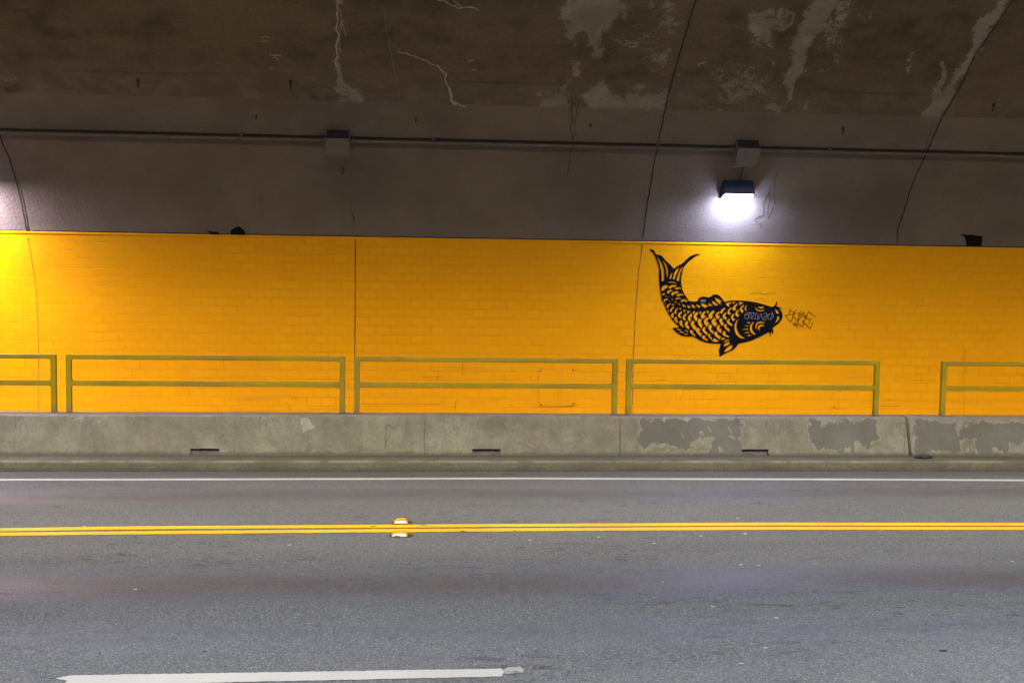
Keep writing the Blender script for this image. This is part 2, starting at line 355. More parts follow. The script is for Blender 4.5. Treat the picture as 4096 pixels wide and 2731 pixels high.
# ------------------------------------------------------------------ 2D field painting on the surfaces (stains and peeled paint with shapes of their own)
def polyfield(px, py, poly, soft):
    poly = np.array(poly, float); n = len(poly); d = np.full(px.shape, 1e9); ins = np.zeros(px.shape, bool)
    for i in range(n):
        a = poly[i]; b = poly[(i + 1) % n]; ab = b - a
        t = np.clip(((px - a[0]) * ab[0] + (py - a[1]) * ab[1]) / (ab @ ab + 1e-9), 0, 1)
        d = np.minimum(d, np.hypot(px - a[0] - t * ab[0], py - a[1] - t * ab[1]))
        c = ((a[1] > py) != (b[1] > py)) & (px < (b[0] - a[0]) * (py - a[1]) / (b[1] - a[1] + 1e-12) + a[0]); ins ^= c
    return np.clip(.5 + np.where(ins, d, -d) / (2 * soft), 0, 1)
def linefield(px, py, pts, ws):
    f = np.zeros(px.shape)
    for (a, b, w0, w1) in zip(pts, pts[1:], ws, ws[1:]):
        a = np.array(a, float); b = np.array(b, float); ab = b - a
        t = np.clip(((px - a[0]) * ab[0] + (py - a[1]) * ab[1]) / (ab @ ab + 1e-9), 0, 1)
        d = np.hypot(px - a[0] - t * ab[0], py - a[1] - t * ab[1]); f = np.maximum(f, np.clip(1 - d / (2 * (w0 + (w1 - w0) * t)), 0, 1))
    return f
C1 = lambda L: [(1300 + x / 1.6507, y / 1.6507) for x, y in L]
C2 = lambda L: [(2600 + x / 1.5682, y / 1.5682) for x, y in L]
C7 = lambda L: [(x / 1.568, y / 1.568) for x, y in L]
LIME = [(C1([(1600, -80), (1930, -80), (1925, 130), (1870, 190), (1815, 210), (1815, 370), (1770, 375), (1735, 250), (1690, 185), (1650, 230), (1640, 280), (1600, 250), (1605, 130), (1560, 90)]), 9, 1.25),
    (C1([(1380, 730), (1420, 620), (1520, 640), (1590, 560), (1640, 540), (1600, 620), (1620, 730)]), 10, 1.15), (C1([(1630, 440), (1690, 440), (1690, 500), (1650, 520)]), 9, .95),
    (C1([(1700, 640), (1750, 575), (1830, 530), (1880, 560), (1900, 640), (1960, 665), (2010, 620), (2262, 615), (2240, 730), (1740, 730)]), 9, 1.2), (C1([(1990, 566), (2270, 580), (2265, 598), (1990, 586)]), 6, 1.1),
    (C1([(1900, 300), (2060, 200), (2200, 150), (2311, 260), (2290, 560), (2120, 480), (1950, 400), (1800, 420), (1810, 350)]), 40, .62), (C1([(2200, -50), (2311, -50), (2330, 300), (2240, 220), (2180, 60)]), 25, .85),
    (C1([(1590, 520), (1640, 340), (1750, 430), (1700, 620), (1600, 620)]), 25, .55), (C1([(1420, 640), (1500, 480), (1600, 420), (1620, 560), (1520, 660)]), 30, .45), (C1([(1930, 0), (2000, 0), (1980, 160), (1940, 120)]), 15, .75),
    (C2([(640, 80), (850, 40), (930, 90), (870, 170), (770, 200), (740, 290), (650, 275), (560, 200), (600, 130)]), 18, .95), (C2([(450, 170), (620, 140), (720, 260), (600, 320), (470, 250)]), 30, .55), (C2([(1130, -40), (1300, -40), (1250, 130), (1210, 260), (1130, 345), (1070, 260), (1090, 120)]), 22, .88),
    (C2([(320, 640), (400, 470), (560, 400), (640, 360), (680, 340), (700, 430), (830, 480), (780, 560), (800, 700), (320, 700)]), 30, .66), (C2([(720, 620), (790, 630), (800, 700), (730, 700)]), 10, 1.1), (C2([(560, 440), (720, 440), (820, 480), (700, 560), (560, 540)]), 25, .72), (C2([(700, 350), (840, 380), (780, 430)]), 16, .75), (C2([(650, 0), (870, 0), (850, 40), (700, 40)]), 18, .7),
    (C7([(0, 476), (90, 482), (110, 520), (0, 515)]), 7, .9), (C7([(50, 520), (200, 500), (700, 560), (1300, 570), (1300, 600), (0, 590)]), 30, .28)]
LIMEL = [(C2([(1130, -20), (1060, 80), (990, 200), (940, 300), (930, 420), (880, 490), (885, 570), (868, 640)]), [34, 30, 26, 24, 20, 20, 10, 3], 1.2), (C2([(900, 80), (920, 110), (880, 170), (800, 190)]), [6, 6, 6, 4], 1.),
    (C2([(2240, -10), (2080, 180), (2050, 300), (1960, 450), (1880, 560), (1840, 660), (1770, 725)]), [14, 22, 14, 14, 16, 18, 26], 1.0), (C2([(1830, 400), (1860, 460), (1800, 560), (1770, 690), (1740, 730)]), [5, 8, 12, 16, 22], 1.0), (C2([(1655, 330), (1610, 440)]), [3, 7], 1.), (C2([(1300, 120), (1150, 330), (1020, 560), (980, 690)]), [70, 60, 50, 40], .40)]
LIMEL += [(C1([(85, -10), (85, 120), (95, 200), (90, 300), (65, 410), (95, 480), (110, 560), (100, 660)]), [8, 6, 5, 5, 5, 7, 14, 28], .85), (C1([(110, 560), (190, 640), (230, 670)]), [12, 18, 8], .8)]
DARK = [(C1([(560, 520), (700, 520), (700, 630), (560, 640)]), 15, .35), (C1([(1230, 0), (1420, 0), (1420, 480), (1200, 640), (1150, 300)]), 120, .5), (C7([(1940, 585), (2160, 585), (2180, 632), (1950, 632)]), 6, .55), (C7([(0, 520), (140, 530), (110, 582), (0, 580)]), 8, .6)]
def dense(a, b, step): return list(np.linspace(a, b, max(2, int(round((b - a) / step)) + 1)))
def far_sheet(name, s0, s1, mat, ds, off=0., fine=.03, stains=False, lab=None):
    xs = list(np.linspace(XL, -7.5, 30))[:-1] + dense(-7.5, 10.5, fine) + list(np.linspace(10.5, XR, 32))[1:]
    ss = dense(s0, s1, ds); V = []; UVs = []
    rows = [(*prof(s), *normal(s)) for s in ss]
    for s, (y, z, ny, nz) in zip(ss, rows):
        for x in xs: V.append((x, y + ny * off, z + nz * off)); UVs.append((x, s - STOP))
    n = len(xs); Fc = [(j * n + i, j * n + i + 1, (j + 1) * n + i + 1, (j + 1) * n + i) for j in range(len(ss) - 1) for i in range(n - 1)]
    at = None; V = np.array(V)
    if stains:
        px, py = project(V); ok = (px > -300) & (px < 4400) & (py > -250); lime = np.zeros(len(V)); dark = np.zeros(len(V))
        jx = np.array([mnoise.noise(Vector((v[0] * 4, v[1] * 4, v[2] * 4))) for v in V]) * 26 + np.array([mnoise.noise(Vector((v[0] * 15, v[1] * 15, v[2] * 15))) for v in V]) * 22; jy = np.array([mnoise.noise(Vector((v[0] * 4 + 40, v[1] * 4, v[2] * 4))) for v in V]) * 26
        qx, qy = px + jx * .6, py + jy * .6
        for P, soft, st in LIME: lime = np.maximum(lime, polyfield(qx, qy, P, soft * 3.2) * st * .92)
        for P, ws, st in LIMEL: lime = np.maximum(lime, linefield(qx, qy, P, [w_ * 1.2 for w_ in ws]) * st)
        for P, soft, st in DARK: dark = np.maximum(dark, polyfield(qx, qy, P, soft) * st)
        # dark trace on the line where an old pipe ran
        sv = np.repeat(ss, n)
        old = surf(1300, 316)[1]; dark = np.maximum(dark, .62 * np.exp(-((sv - old - .01) / .035) ** 2) * (.6 + .4 * np.sin(V[:, 0] * 1.3)))
        lime[~ok] = 0; dark[~ok] *= .5; at = {"lime": lime, "dark": dark}
        UVs = [(a, b + STOP) for a, b in UVs]
    return meshobj(name, V, Fc, mat, None, True, UVs, at)

# ------------------------------------------------------------------ THE SETTING: road, kerbs, walkways
KY = 15.0                                                        # face of the far kerb
def sheet(name, x0, x1, y0, y1, z, mat, nx=1, ny=1):
    V = [(x0 + (x1 - x0) * i / nx, y0 + (y1 - y0) * j / ny, z) for j in range(ny + 1) for i in range(nx + 1)]
    Fc = [(j * (nx + 1) + i, j * (nx + 1) + i + 1, (j + 1) * (nx + 1) + i + 1, (j + 1) * (nx + 1) + i) for j in range(ny) for i in range(nx)]
    return meshobj(name, V, Fc, mat)
tag(sheet("road", XL, XR, 1.2, KY + .03, 0, M['asphalt'], 8, 2), kind='structure')
KT = .135
def kerb(name, y0, sgn, gaps):
    # worn kerb stones: rounded nose, uneven face
    xs = dense(XL, -8, .5)[:-1] + dense(-8, 11, .05) + dense(11, XR, .5)[1:]; V = []; prf = [(0, -.02), (0.0, .0), (.012, .055), (.02, .10), (.035, KT - .012), (.06, KT), (.23, KT + .002), (.46, KT + .004)]
    for x in xs:
        g = sum(math.exp(-((x - gx) / .022) ** 2) for gx in gaps)
        for q, (dy, z) in enumerate(prf):
            j = mnoise.noise(Vector((x * 3.1, z * 14, 3))) * .010 + mnoise.noise(Vector((x * 14, z * 30, 8))) * .006
            if q in (0, 7): j = 0
            V.append((x, y0 + sgn * (dy + j + (g * .035 if 0 < q < 6 else 0)), z + (j * .4 if 3 < q < 7 else 0)))
    n = len(prf); Fc = [(i * n + k, (i + 1) * n + k, (i + 1) * n + k + 1, i * n + k + 1) for i in range(len(xs) - 1) for k in range(n - 1)]
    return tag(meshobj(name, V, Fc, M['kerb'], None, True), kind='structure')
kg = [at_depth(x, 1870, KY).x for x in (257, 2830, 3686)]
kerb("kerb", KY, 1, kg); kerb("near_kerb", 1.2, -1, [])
tag(sheet("walkway", XL, XR, 15.75, 17.1, .16, M['walk']), kind='structure')
bm = bmesh.new(); box(bm, XL, XR, -1.0, .76, 0, 1.15); tag(bmobj("near_walkway", bm, M['walk']), kind='structure')

# ------------------------------------------------------------------ tunnel walls and vault
wall = far_sheet("tiled_wall", 0.02, STOP - .022, M['tile'], .06, .0, .12)
tag(wall, "yellow painted tile wall running behind the railings, with the fish mural on it", "wall")
# bevelled yellow cap course, standing proud of the plaster above
V = []; Fc = []; xs = dense(XL, XR, .25); cap = [(STOP - .022, 0.0), (STOP - .018, .005), (STOP + .002, .006), (STOP + .010, .004), (STOP + .014, -.02)]
for x in xs:
    for s, o in cap: p = P3(x, s, o + .002); V.append(p)
n = len(cap); Fc = [(i * n + k, (i + 1) * n + k, (i + 1) * n + k + 1, i * n + k + 1) for i in range(len(xs) - 1) for k in range(n - 1)]
meshobj("cap_course", V, Fc, M['tile'], wall, False, [(v[0], 0.06) for v in V])
vault = far_sheet("tunnel_vault", STOP + .012, SEND, M['vault'], .03, -.004, .03, True)
tag(vault, "stained curved concrete vault above the yellow wall, sooty above and painted below", "ceiling")
def mirrored(name, s0, s1, mat, label, cat):
    ss = dense(s0, s1, .12); V = []; UVs = []; xs = dense(XL, XR, 2.)
    for s in ss:
        y, z = prof(s)
        for x in xs: V.append((x, 2 * MIDY - y, z)); UVs.append((x, s if mat is M['vault'] else s - STOP))
    n = len(xs); Fc = [(j * n + i, (j + 1) * n + i, (j + 1) * n + i + 1, j * n + i + 1) for j in range(len(ss) - 1) for i in range(n - 1)]
    return tag(meshobj(name, V, Fc, mat, None, True, UVs, {"lime": [0] * len(V), "dark": [0] * len(V)}), label, cat)
mirrored("unseen_near_wall", .02, STOP, M['vault'], "unseen wall on the near side, made dull grey to cut orange bounce, behind the viewer", "wall")  # grey surface chosen to keep orange bounce off the vault
mirrored("near_vault", STOP, SEND, M['vault'], "near half of the sooty concrete vault, over the viewer's head", "ceiling")

# ribbons: cracks, joints and painted strokes laid on a surface; points in photograph px with half-width in px
def ribbon(name, strokes, mat, parent=None, off=.003, mapper=None, sub=10, wob=0., taper=False):
    V = []; Fc = []
    for pts, wd in strokes:
        P = [np.array(p, float) for p in pts]; Q = []
        for a, b in zip(P, P[1:]):
            n = max(1, int(np.hypot(*(b - a)) / sub))
            for j in range(n): Q.append(a + (b - a) * j / n)
        Q.append(P[-1]); sd = R.random() * 100
        for i in range(1, len(Q) - 1):
            if wob: Q[i] = Q[i] + np.array([mnoise.noise(Vector((Q[i][0] * .04, Q[i][1] * .04, sd))), mnoise.noise(Vector((Q[i][0] * .04, Q[i][1] * .04, sd + 9)))]) * wob
        b0 = len(V); N = len(Q)
        for i, q in enumerate(Q):
            d = Q[min(i + 1, N - 1)] - Q[max(i - 1, 0)]; d /= (np.hypot(*d) + 1e-9); nn = np.array([-d[1], d[0]])
            ww = wd * (.75 + .5 * abs(mnoise.noise(Vector((q[0] * .07, q[1] * .07, sd))))) * (1.0 if not taper else max(.12, math.sin(math.pi * min(1, (i + .4) / (N - .2)))))
            for sg in (-1, 1):
                e = q + nn * ww * sg; V.append(mapper(*e) if mapper else P3(*surf(*e), off))
        for i in range(N - 1): Fc.append((b0 + 2 * i, b0 + 2 * i + 1, b0 + 2 * i + 3, b0 + 2 * i + 2))
    return meshobj(name, V, Fc, mat, parent)
# open vault joints
def seamline(name, pts, wd, wob, mat, parent): return ribbon(name, [(pts, wd * 1.05)], mat, parent, .003, None, 12, wob * .45)
seamline("expansion_joint", [(-60, 430), (0, 545), (48, 663), (80, 778), (95.6, 854.5), (110, 928)], 3.2, 7, M['joint'], vault)
seamline("expansion_joint", [(2785, -4), (2730, 178), (2699, 284), (2675, 375), (2633, 569), (2612, 678), (2584, 848), (2571, 956)], 2.6, 8, M['joint'], vault)
seamline("expansion_joint", [(4060, -12), (3958, 140), (3894, 229), (3850, 331), (3805, 408), (3770, 465), (3741, 529), (3700, 625), (3652, 727), (3620, 829), (3591, 918), (3588, 968)], 2.6, 9, M['joint'], vault)
seamline("plaster_crack", [(3730, 500), (3700, 600), (3680, 640)], 1.2, 5, M['crack'], vault)
seamline("plaster_crack", [(1537, 40), (1545, 120), (1582, 300), (1600, 410)], .4, 3, M['limeline'], vault)
seamline("plaster_crack", [(2284, 380), (2290, 470), (2280, 520), (2292, 560), (2278, 640), (2270, 700)], 1.6, 12, M['crack'], vault)
for q in [([(2300, 390), (2312, 430), (2300, 480), (2305, 530), (2285, 555)], 1.4), ([(2275, 400), (2280, 450), (2295, 500)], 1.2)]: ribbon("plaster_crack", [q], M['crack'], vault, .0035, None, 8, 12)
for q in [([(1386, 610), (1392, 640), (1380, 665), (1372, 690)], .8), ([(1373, 668), (1370, 700)], 3.0), ([(1408, 855), (1418, 868), (1416, 890)], 2.6), ([(1403, 830), (1408, 855)], .8), ([(1416, 890), (1414, 940)], .7)]: ribbon("plaster_crack", [q], M['crack'], vault, .003, None, 8, 7)
for L, w_ in ((C1([(480, 335), (560, 360), (680, 410), (745, 430)]), 2.0), (C1([(745, 430), (760, 470), (800, 490), (790, 530), (820, 580)]), 3.2), (C1([(820, 580), (840, 660), (870, 690)]), 5.5), (C1([(850, 670), (930, 705)]), 2.2),
        (C1([(730, -6), (820, 30), (900, 50), (1005, 55), (1008, 75)]), 2.4), (C1([(845, 5), (900, 50)]), 2), (C1([(945, 400), (982, 396)]), 2.2), (C1([(970, 458), (1010, 465)]), 1.8),
        (C7([(1640, 235), (1690, 238)]), 1.6), (C7([(1640, 262), (1685, 264)]), 1.2), (C7([(1690, 345), (1765, 352)]), 2.2), (C7([(1715, 360), (1750, 372)]), 1.6), (C7([(1685, 430), (1720, 436)]), 1.6), (C2([(300, 420), (310, 395), (345, 388)]), 2.0), (C1([(78, 0), (85, 110), (80, 190), (95, 215), (80, 300), (65, 400), (90, 470)]), 3.2), (C1([(105, 60), (120, 180), (132, 240)]), 1.4)):
    ribbon("lime_seep", [(L, w_)], M['limeline'], vault, .003, None, 8, 9)
# raised plaster crust right of the lamp
CC = lambda L: [(2750 + x / 3.484, 500 + y / 3.484) for x, y in L]
ribbon("peeling_plaster", [(CC([(1255, 640), (1230, 720), (1215, 830), (1195, 985), (1215, 1050), (1225, 1110)]), 1.3), (CC([(1165, 830), (1150, 940), (1095, 1000), (1075, 1050), (1055, 1090), (1065, 1160), (1065, 1250)]), 1.3),
    (CC([(1065, 1252), (1000, 1275), (955, 1310), (955, 1360)]), 1.4), (CC([(1135, 980), (1160, 1040), (1130, 1100), (1120, 1180), (1112, 1260)]), 1.2), (CC([(1200, 1150), (1180, 1210), (1145, 1260), (1120, 1300)]), 1.6), (CC([(990, 1380), (1040, 1375), (1010, 1440)]), 1.3)], M['crack'], vault, .003, None, 6, 6)
# tile wall joints and cracks
ribbon("wall_joint", [([(111, 950), (124, 1030), (140, 1120), (148, 1200), (152, 1290), (154, 1400), (155, 1660)], 1.3)], M['tilecrack'], wall, .003, None, 14, 1.5)
ribbon("wall_joint", [([(1422, 950), (1421, 1200), (1419, 1430), (1418, 1660)], 2.0)], M['joint'], wall, .003, None, 14, 1.2)
ribbon("wall_joint", [([(2571, 968), (2554, 1094), (2543, 1239), (2533, 1432), (2527, 1660)], 1.4)], M['crack'], wall, .003, None, 14, 1.5)
ribbon("wall_scratch", [([(3856, 1385), (3852, 1500), (3856, 1660)], .9), ([(3862, 1395), (3861, 1490)], .7), ([(2716 + 20, 1560), (2722, 1600)], .8), ([(3645, 1520), (3740, 1521)], 1.0), ([(1850, 1440), (1848, 1500)], .8), ([(1150, 1610), (1160, 1640)], 1.2), ([(1165, 1602), (1180, 1580), (1186, 1600)], .9), ([(1820, 1640), (1822, 1605), (1828, 1600)], 1.2), ([(3330, 1632), (3338, 1628), (3345, 1635), (3352, 1634)], 1.6), ([(3333, 1627), (3340, 1622)], 1.4), ([(2998, 1170 + 4), (3030, 1168), (3060, 1176), (3100, 1170)], 1.2), ([(2920, 1182), (2923, 1210)], 1.0), ([(3020, 1200), (3050, 1192), (3062, 1208)], .8), ([(1400, 1537), (1370, 1537)], 1), ([(1690, 1509), (1760, 1508)], 1), ([(1440, 1615), (1760, 1616)], 1.0), ([(2625, 1519), (2660, 1519)], 1), ([(3524, 1623), (3600, 1624)], 1.2)], M['tilecrack'], wall, .003, None, 10, 2)

# ------------------------------------------------------------------ access plate on the wall
def wplate(name, label):
    c = [(2153, 1477), (2296, 1472), (2300, 1621), (2158, 1626)]
    pts = [surf(*q) for q in c]; o = P3(*pts[3], 0); t = empty(name, o); tag(t, label, "panel")
    V = [P3(*p, .002) for p in pts] + [P3(*p, .012) for p in pts]; Fc = [(4, 5, 6, 7)] + [(i, (i + 1) % 4, (i + 1) % 4 + 4, i + 4) for i in range(4)]
    meshobj("plate", V, Fc, M['tile'], t, False, [(v[0], .06) for v in V])
    ribbon("edge_gap", [(c + [c[0]], 1.2)], M['tilecrack'], t, .0035, None, 20, .8)
    for q in ((2160, 1483), (2291, 1479), (2294, 1614), (2164, 1619)):
        bm = bmesh.new(); p = P3(*surf(*q), .012); bmesh.ops.create_cone(bm, cap_ends=True, segments=10, radius1=.016, radius2=.012, depth=.012, matrix=Matrix.Translation(p) @ Matrix.Rotation(math.pi / 2, 4, 'X'))
        bmobj("bolt", bm, M['crack'], t)
wplate("access_plate", "square yellow painted plate bolted to the lower wall behind the middle railing")

# ------------------------------------------------------------------ mural and marker tags
K1 = lambda L: [(2500 + x / 2.767, 950 + y / 2.767) for x, y in L]
K2 = lambda L: [(2540 + x / 5.2278, 960 + y / 5.2278) for x, y in L]
K3 = lambda L: [(2640 + x / 5.806, 1160 + y / 5.806) for x, y in L]
K4 = lambda L: [(2860 + x / 5.345, 1170 + y / 5.345) for x, y in L]
OUT = K1([(272,126),(300,128),(325,148),(340,180),(345,183),(370,190),(395,195),(425,220),(445,250),(480,280),(505,302),(520,320),(540,345),(580,312),(625,292),(660,262),(685,235),(720,205),(770,188),(805,182),(830,181),(826,190),(790,203),(755,225),(720,252),(690,280),(660,315),(645,340),(635,370),(632,398),(637,404),(625,415),(622,480),(625,530),(635,575),(655,620),(680,660),(710,702),(760,708),(800,700),(812,672),(835,658),(870,651),(900,657),(925,662),(950,650),(975,632),(1010,628),(1040,638),(1070,668),(1090,695),(1108,712),(1130,700),(1200,694),(1290,696),(1370,702),(1440,714),(1510,732),(1580,753),(1630,766),(1650,755),(1665,735),(1674,708),(1684,712),(1682,735),(1676,762),(1700,766),(1725,778),(1748,800),(1715,787),(1702,787),(1725,808),(1740,835),(1745,870),(1735,905),(1710,940),(1680,965),(1640,997),(1634,1005),(1645,1035),(1638,1070),(1630,1065),(1620,1040),(1612,1060),(1610,1090),(1600,1090),(1593,1045),(1540,1075),(1480,1105),(1400,1140),(1330,1160),(1270,1170),(1250,1180),(1225,1215),(1195,1245),(1130,1275),(1085,1295),(1060,1313),(1042,1312),(1042,1290),(1035,1250),(1050,1210),(1055,1175),(990,1175),(900,1165),(830,1140),(780,1110),(745,1093),(690,1098),(640,1090),(610,1082),(560,1045),(518,1000),(559,995),(566,1000),(597,988),(540,935),(500,880),(460,810),(430,740),(405,690),(395,640),(385,560),(378,500),(376,420),(378,350),(365,300),(345,240),(325,195),(310,170),(285,150)])
H2 = [[(468,352),(520,420),(570,510),(600,600),(610,700),(608,845),(565,862),(555,845),(558,760),(550,650),(530,560),(500,460),(475,390)],
 [(575,430),(620,465),(665,540),(690,650),(690,720),(672,778),(665,760),(660,680),(640,580),(600,480)],[(770,678),(778,700),(770,760),(750,810),(725,812),(720,800),(745,720)],
 [(922,566),(900,650),(855,730),(830,820),(795,818),(792,800),(820,690),(870,610)],[(992,552),(985,600),(950,680),(928,780),(920,850),(905,856),(868,840),(875,800),(910,700),(960,590)],
 [(690,888),(740,868),(790,868),(840,880),(866,900),(850,904),(790,892),(730,892),(700,896)],[(550,1050),(556,1000),(590,955),(640,938),(688,948),(690,970),(670,998),(630,1010),(605,1050),(570,1062)],
 [(702,1012),(712,975),(750,942),(810,928),(878,942),(870,960),(830,985),(780,980),(745,1010)],[(836,1030),(850,1000),(890,982),(940,988),(962,1005),(955,1025),(920,1018),(890,1032)],
 [(664,1098),(675,1065),(710,1040),(788,1040),(785,1055),(760,1075),(715,1085),(715,1120),(695,1122),(680,1108)],[(756,1145),(765,1110),(800,1080),(880,1062),(915,1080),(910,1098),(860,1120),(820,1118),(800,1155),(765,1155)],
 [(862,1170),(880,1140),(930,1115),(985,1120),(1014,1140),(1005,1165),(970,1145),(930,1165),(890,1172)],[(554,1150),(575,1112),(625,1108),(625,1125),(605,1150)],[(628,1185),(645,1155),(665,1188)],[(700,1165),(715,1170),(725,1195),(712,1192)],
 [(762,1208),(780,1220),(790,1265),(775,1255)],[(846,1230),(865,1205),(910,1192),(965,1215),(960,1238),(910,1225),(860,1245)],[(952,1280),(975,1250),(1025,1230),(1075,1250),(1095,1278),(1070,1298),(1045,1270),(1010,1275),(980,1296)],
 [(595,1300),(598,1260),(630,1225),(692,1218),(688,1240),(650,1258),(625,1260),(615,1300)],[(710,1280),(730,1260),(742,1280)],[(825,1268),(850,1280),(873,1320),(860,1325),(835,1300)],[(902,1308),(925,1325),(950,1365),(930,1360),(908,1330)],
 [(622,1340),(640,1318),(640,1335),(628,1355)],[(762,1370),(795,1318),(820,1358),(790,1368)]]
H3 = [[(512,322),(580,350),(595,385),(590,400),(560,372),(560,400),(530,375)],[(622,345),(690,370),(712,400),(708,418),(680,395),(682,432),(640,395)],[(722,325),(790,350),(830,395),(828,408),(790,395),(808,435),(750,395)],[(835,333),(900,348),(946,385),(940,398),(915,390),(920,420),(870,385)],
 [(940,305),(1000,310),(1070,340),(1105,380),(1098,395),(1065,385),(1050,410),(985,375)],[(1105,330),(1130,325),(1120,298),(1180,320),(1226,375),(1218,380),(1165,345),(1178,385),(1150,370)],[(1208,290),(1215,252),(1290,285),(1345,345),(1338,358),(1295,338),(1310,370),(1260,345)],[(1268,168),(1340,195),(1400,230),(1433,280),(1425,290),(1380,275),(1428,345),(1380,320),(1310,260)],
 [(450,408),(500,430),(480,455),(452,450)],[(545,450),(600,460),(555,512),(545,505)],[(635,472),(710,488),(640,548),(632,520)],[(768,490),(826,488),(775,555),(760,540)],[(905,492),(962,492),(930,562),(910,530)],[(1080,482),(1140,480),(1108,550),(1095,530)],[(1685,268),(1762,272),(1690,325)],[(165,470),(195,455),(202,512)],
 [(1262,1105),(1310,1150),(1370,1178),(1300,1202),(1220,1185),(1222,1160)],[(1440,1092),(1525,1135),(1425,1160)],[(388,910),(440,905),(498,920),(480,935),(395,928)],[(450,965),(500,958),(558,975),(540,990),(460,985)],[(585,920),(625,940),(655,975),(640,978),(590,950)],[(552,1015),(610,1010),(668,1028),(640,1038),(560,1030)],
 [(1478,1210),(1530,1160),(1600,1150),(1615,1165),(1540,1190),(1500,1212)],[(1475,1300),(1500,1250),(1560,1210),(1620,1200),(1600,1225),(1628,1235),(1560,1280),(1500,1305)],[(1492,1425),(1530,1360),(1600,1300),(1695,1265),(1650,1330),(1712,1300),(1640,1370),(1560,1420),(1500,1432)]]
CS = [((245,295),(150,385),(185,420),(212,405),(195,370),(245,325)),((325,378),(232,470),(240,515),(280,490),(268,450),(322,415)),((412,405),(333,500),(372,558),(385,520),(372,480),(415,445)),((500,488),(410,580),(485,655),(492,625),(455,580),(512,530)),((600,525),(522,630),(570,712),(605,672),(560,635),(612,580)),
 ((735,530),(645,640),(690,738),(728,685),(700,640),(748,600)),((865,500),(775,610),(845,722),(880,655),(838,600),(885,555)),((1040,478),(945,590),(1000,672),(1060,605),(1012,560),(1055,520)),((1240,465),(1125,580),(1172,680),(1232,612),(1210,560),(1272,510)),((1370,485),(1285,580),(1342,678),(1395,610),(1340,575),(1380,525)),
 ((1535,502),(1450,600),(1530,690),(1550,640),(1502,600),(1540,550)),((1495,405),(1398,490),(1428,550),(1462,500),(1468,470),(1520,440)),((1660,390),(1562,500),(1620,580),(1650,540),(1600,490),(1655,435)),((1795,302),(1682,410),(1725,480),(1768,432),(1748,390),(1798,345)),((1650,270),(1528,310),(1595,388),(1612,370),(1595,330),(1655,305)),
 ((1815,440),(1745,540),(1800,628),(1842,580),(1792,530),(1825,490)),((1718,540),(1645,620),(1710,725),(1742,672),(1682,640),(1720,590)),((1615,655),(1548,740),(1675,845),(1678,790),(1605,735),(1625,690)),((310,518),(250,590),(298,650),(320,620),(308,585),(322,550)),((372,615),(330,680),(405,765),(415,715),(385,680),(398,650)),
 ((485,690),(443,770),(535,865),(550,860),(510,770),(528,738)),((628,708),(570,800),(665,920),(682,850),(630,800),(660,760)),((760,702),(712,790),(808,935),(848,850),(782,790),(808,745)),((920,648),(870,740),(955,880),(998,805),(940,745),(978,695)),((1100,618),(1012,730),(1090,852),(1135,765),(1088,710),(1130,670)),
 ((1265,632),(1192,735),(1282,850),(1330,768),(1275,720),(1310,690)),((1420,640),(1372,715),(1448,832),(1482,770),(1432,725),(1465,690)),((1170,785),(1120,880),(1228,1020),(1248,950),(1178,900),(1215,850)),((1362,795),(1312,890),(1405,998),(1435,910),(1372,880),(1400,840)),((1530,775),(1485,850),(1610,972),(1612,895),(1540,855),(1550,820)),
 ((1030,850),(980,930),(1092,1048),(1105,985),(1040,930),(1062,880)),((868,865),(828,940),(945,1080),(970,1010),(905,960),(940,912)),((720,922),(698,980),(815,1075),(818,1028),(755,990),(772,955)),((1000,1050),(975,1110),(1100,1185),(1105,1140),(1050,1110),(1058,1070)),((1135,1005),(1115,1060),(1200,1160),(1210,1105),(1155,1075),(1175,1040)),
 ((1300,948),(1258,1030),(1390,1145),(1415,1075),(1335,1030),(1340,995)),((1485,942),(1450,1030),(1600,1100),(1590,1060),(1510,1020),(1530,975))]
CS4 = [((615,258),(525,350),(590,435),(605,378),(560,345),(618,290))]
def cshape(T, L, B, Br, N, Tr):
    T, L, B, Br, N, Tr = [np.array(q, float) for q in (T, L, B, Br, N, Tr)]
    b1 = (T + L) / 2 + (L - (T + B) / 2) * .22; b2 = (L + B) / 2 + (L - (T + B) / 2) * .24
    n1 = (Br + N) / 2 + (L - N) * .05; n2 = (Tr + N) / 2 + (L - N) * .05
    return [tuple(q) for q in (T, b1, L, b2, B, Br, n1, N, n2, Tr)]
H4 = [[(505,195),(560,202),(612,218),(570,235),(525,270)],[(680,255),(660,290),(668,385),(650,380),(635,345),(650,280)],[(503,562),(460,600),(420,680),(418,790),(450,890),(510,950),(580,980),(640,978),(560,930),(490,850),(452,740),(460,660)],
 [(855,298),(885,345),(940,375),(1000,378),(1065,352),(1030,385),(980,405),(920,395),(870,355)],[(915,288),(960,308),(1035,292),(1032,325),(990,342),(940,330)],[(1278,358),(1330,380),(1355,420),(1350,450),(1332,455),(1305,420)],[(1330,510),(1360,505),(1375,530),(1360,580),(1320,625),(1285,648),(1310,600),(1325,560)],
 [(675,632),(755,635),(745,662),(690,645)],[(622,705),(700,698),(715,712),(705,728),(640,715)],[(572,785),(690,765),(708,780),(695,792),(590,792)],[(622,860),(710,830),(725,845),(715,860),(640,866)],[(692,918),(740,898),(768,905),(750,925),(700,928)],
 [(848,620),(800,640),(750,700),(742,780),(765,845),(820,890),(874,900),(830,850),(790,790),(785,720),(810,660)],[(890,790),(865,740),(865,680),(900,635),(960,615),(1030,628),(1070,660),(1000,650),(930,655),(895,690),(885,740)],[(962,815),(920,780),(912,730),(940,695),(985,682),(1035,695),(1050,722),(990,715),(950,740),(945,770)]]
extraC = [K2(cshape((748,1312),(662,1370),(680,1424),(708,1392),(700,1365),(745,1340))), K2(cshape((815,1388),(735,1450),(740,1508),(775,1485),(768,1450),(815,1420)))]
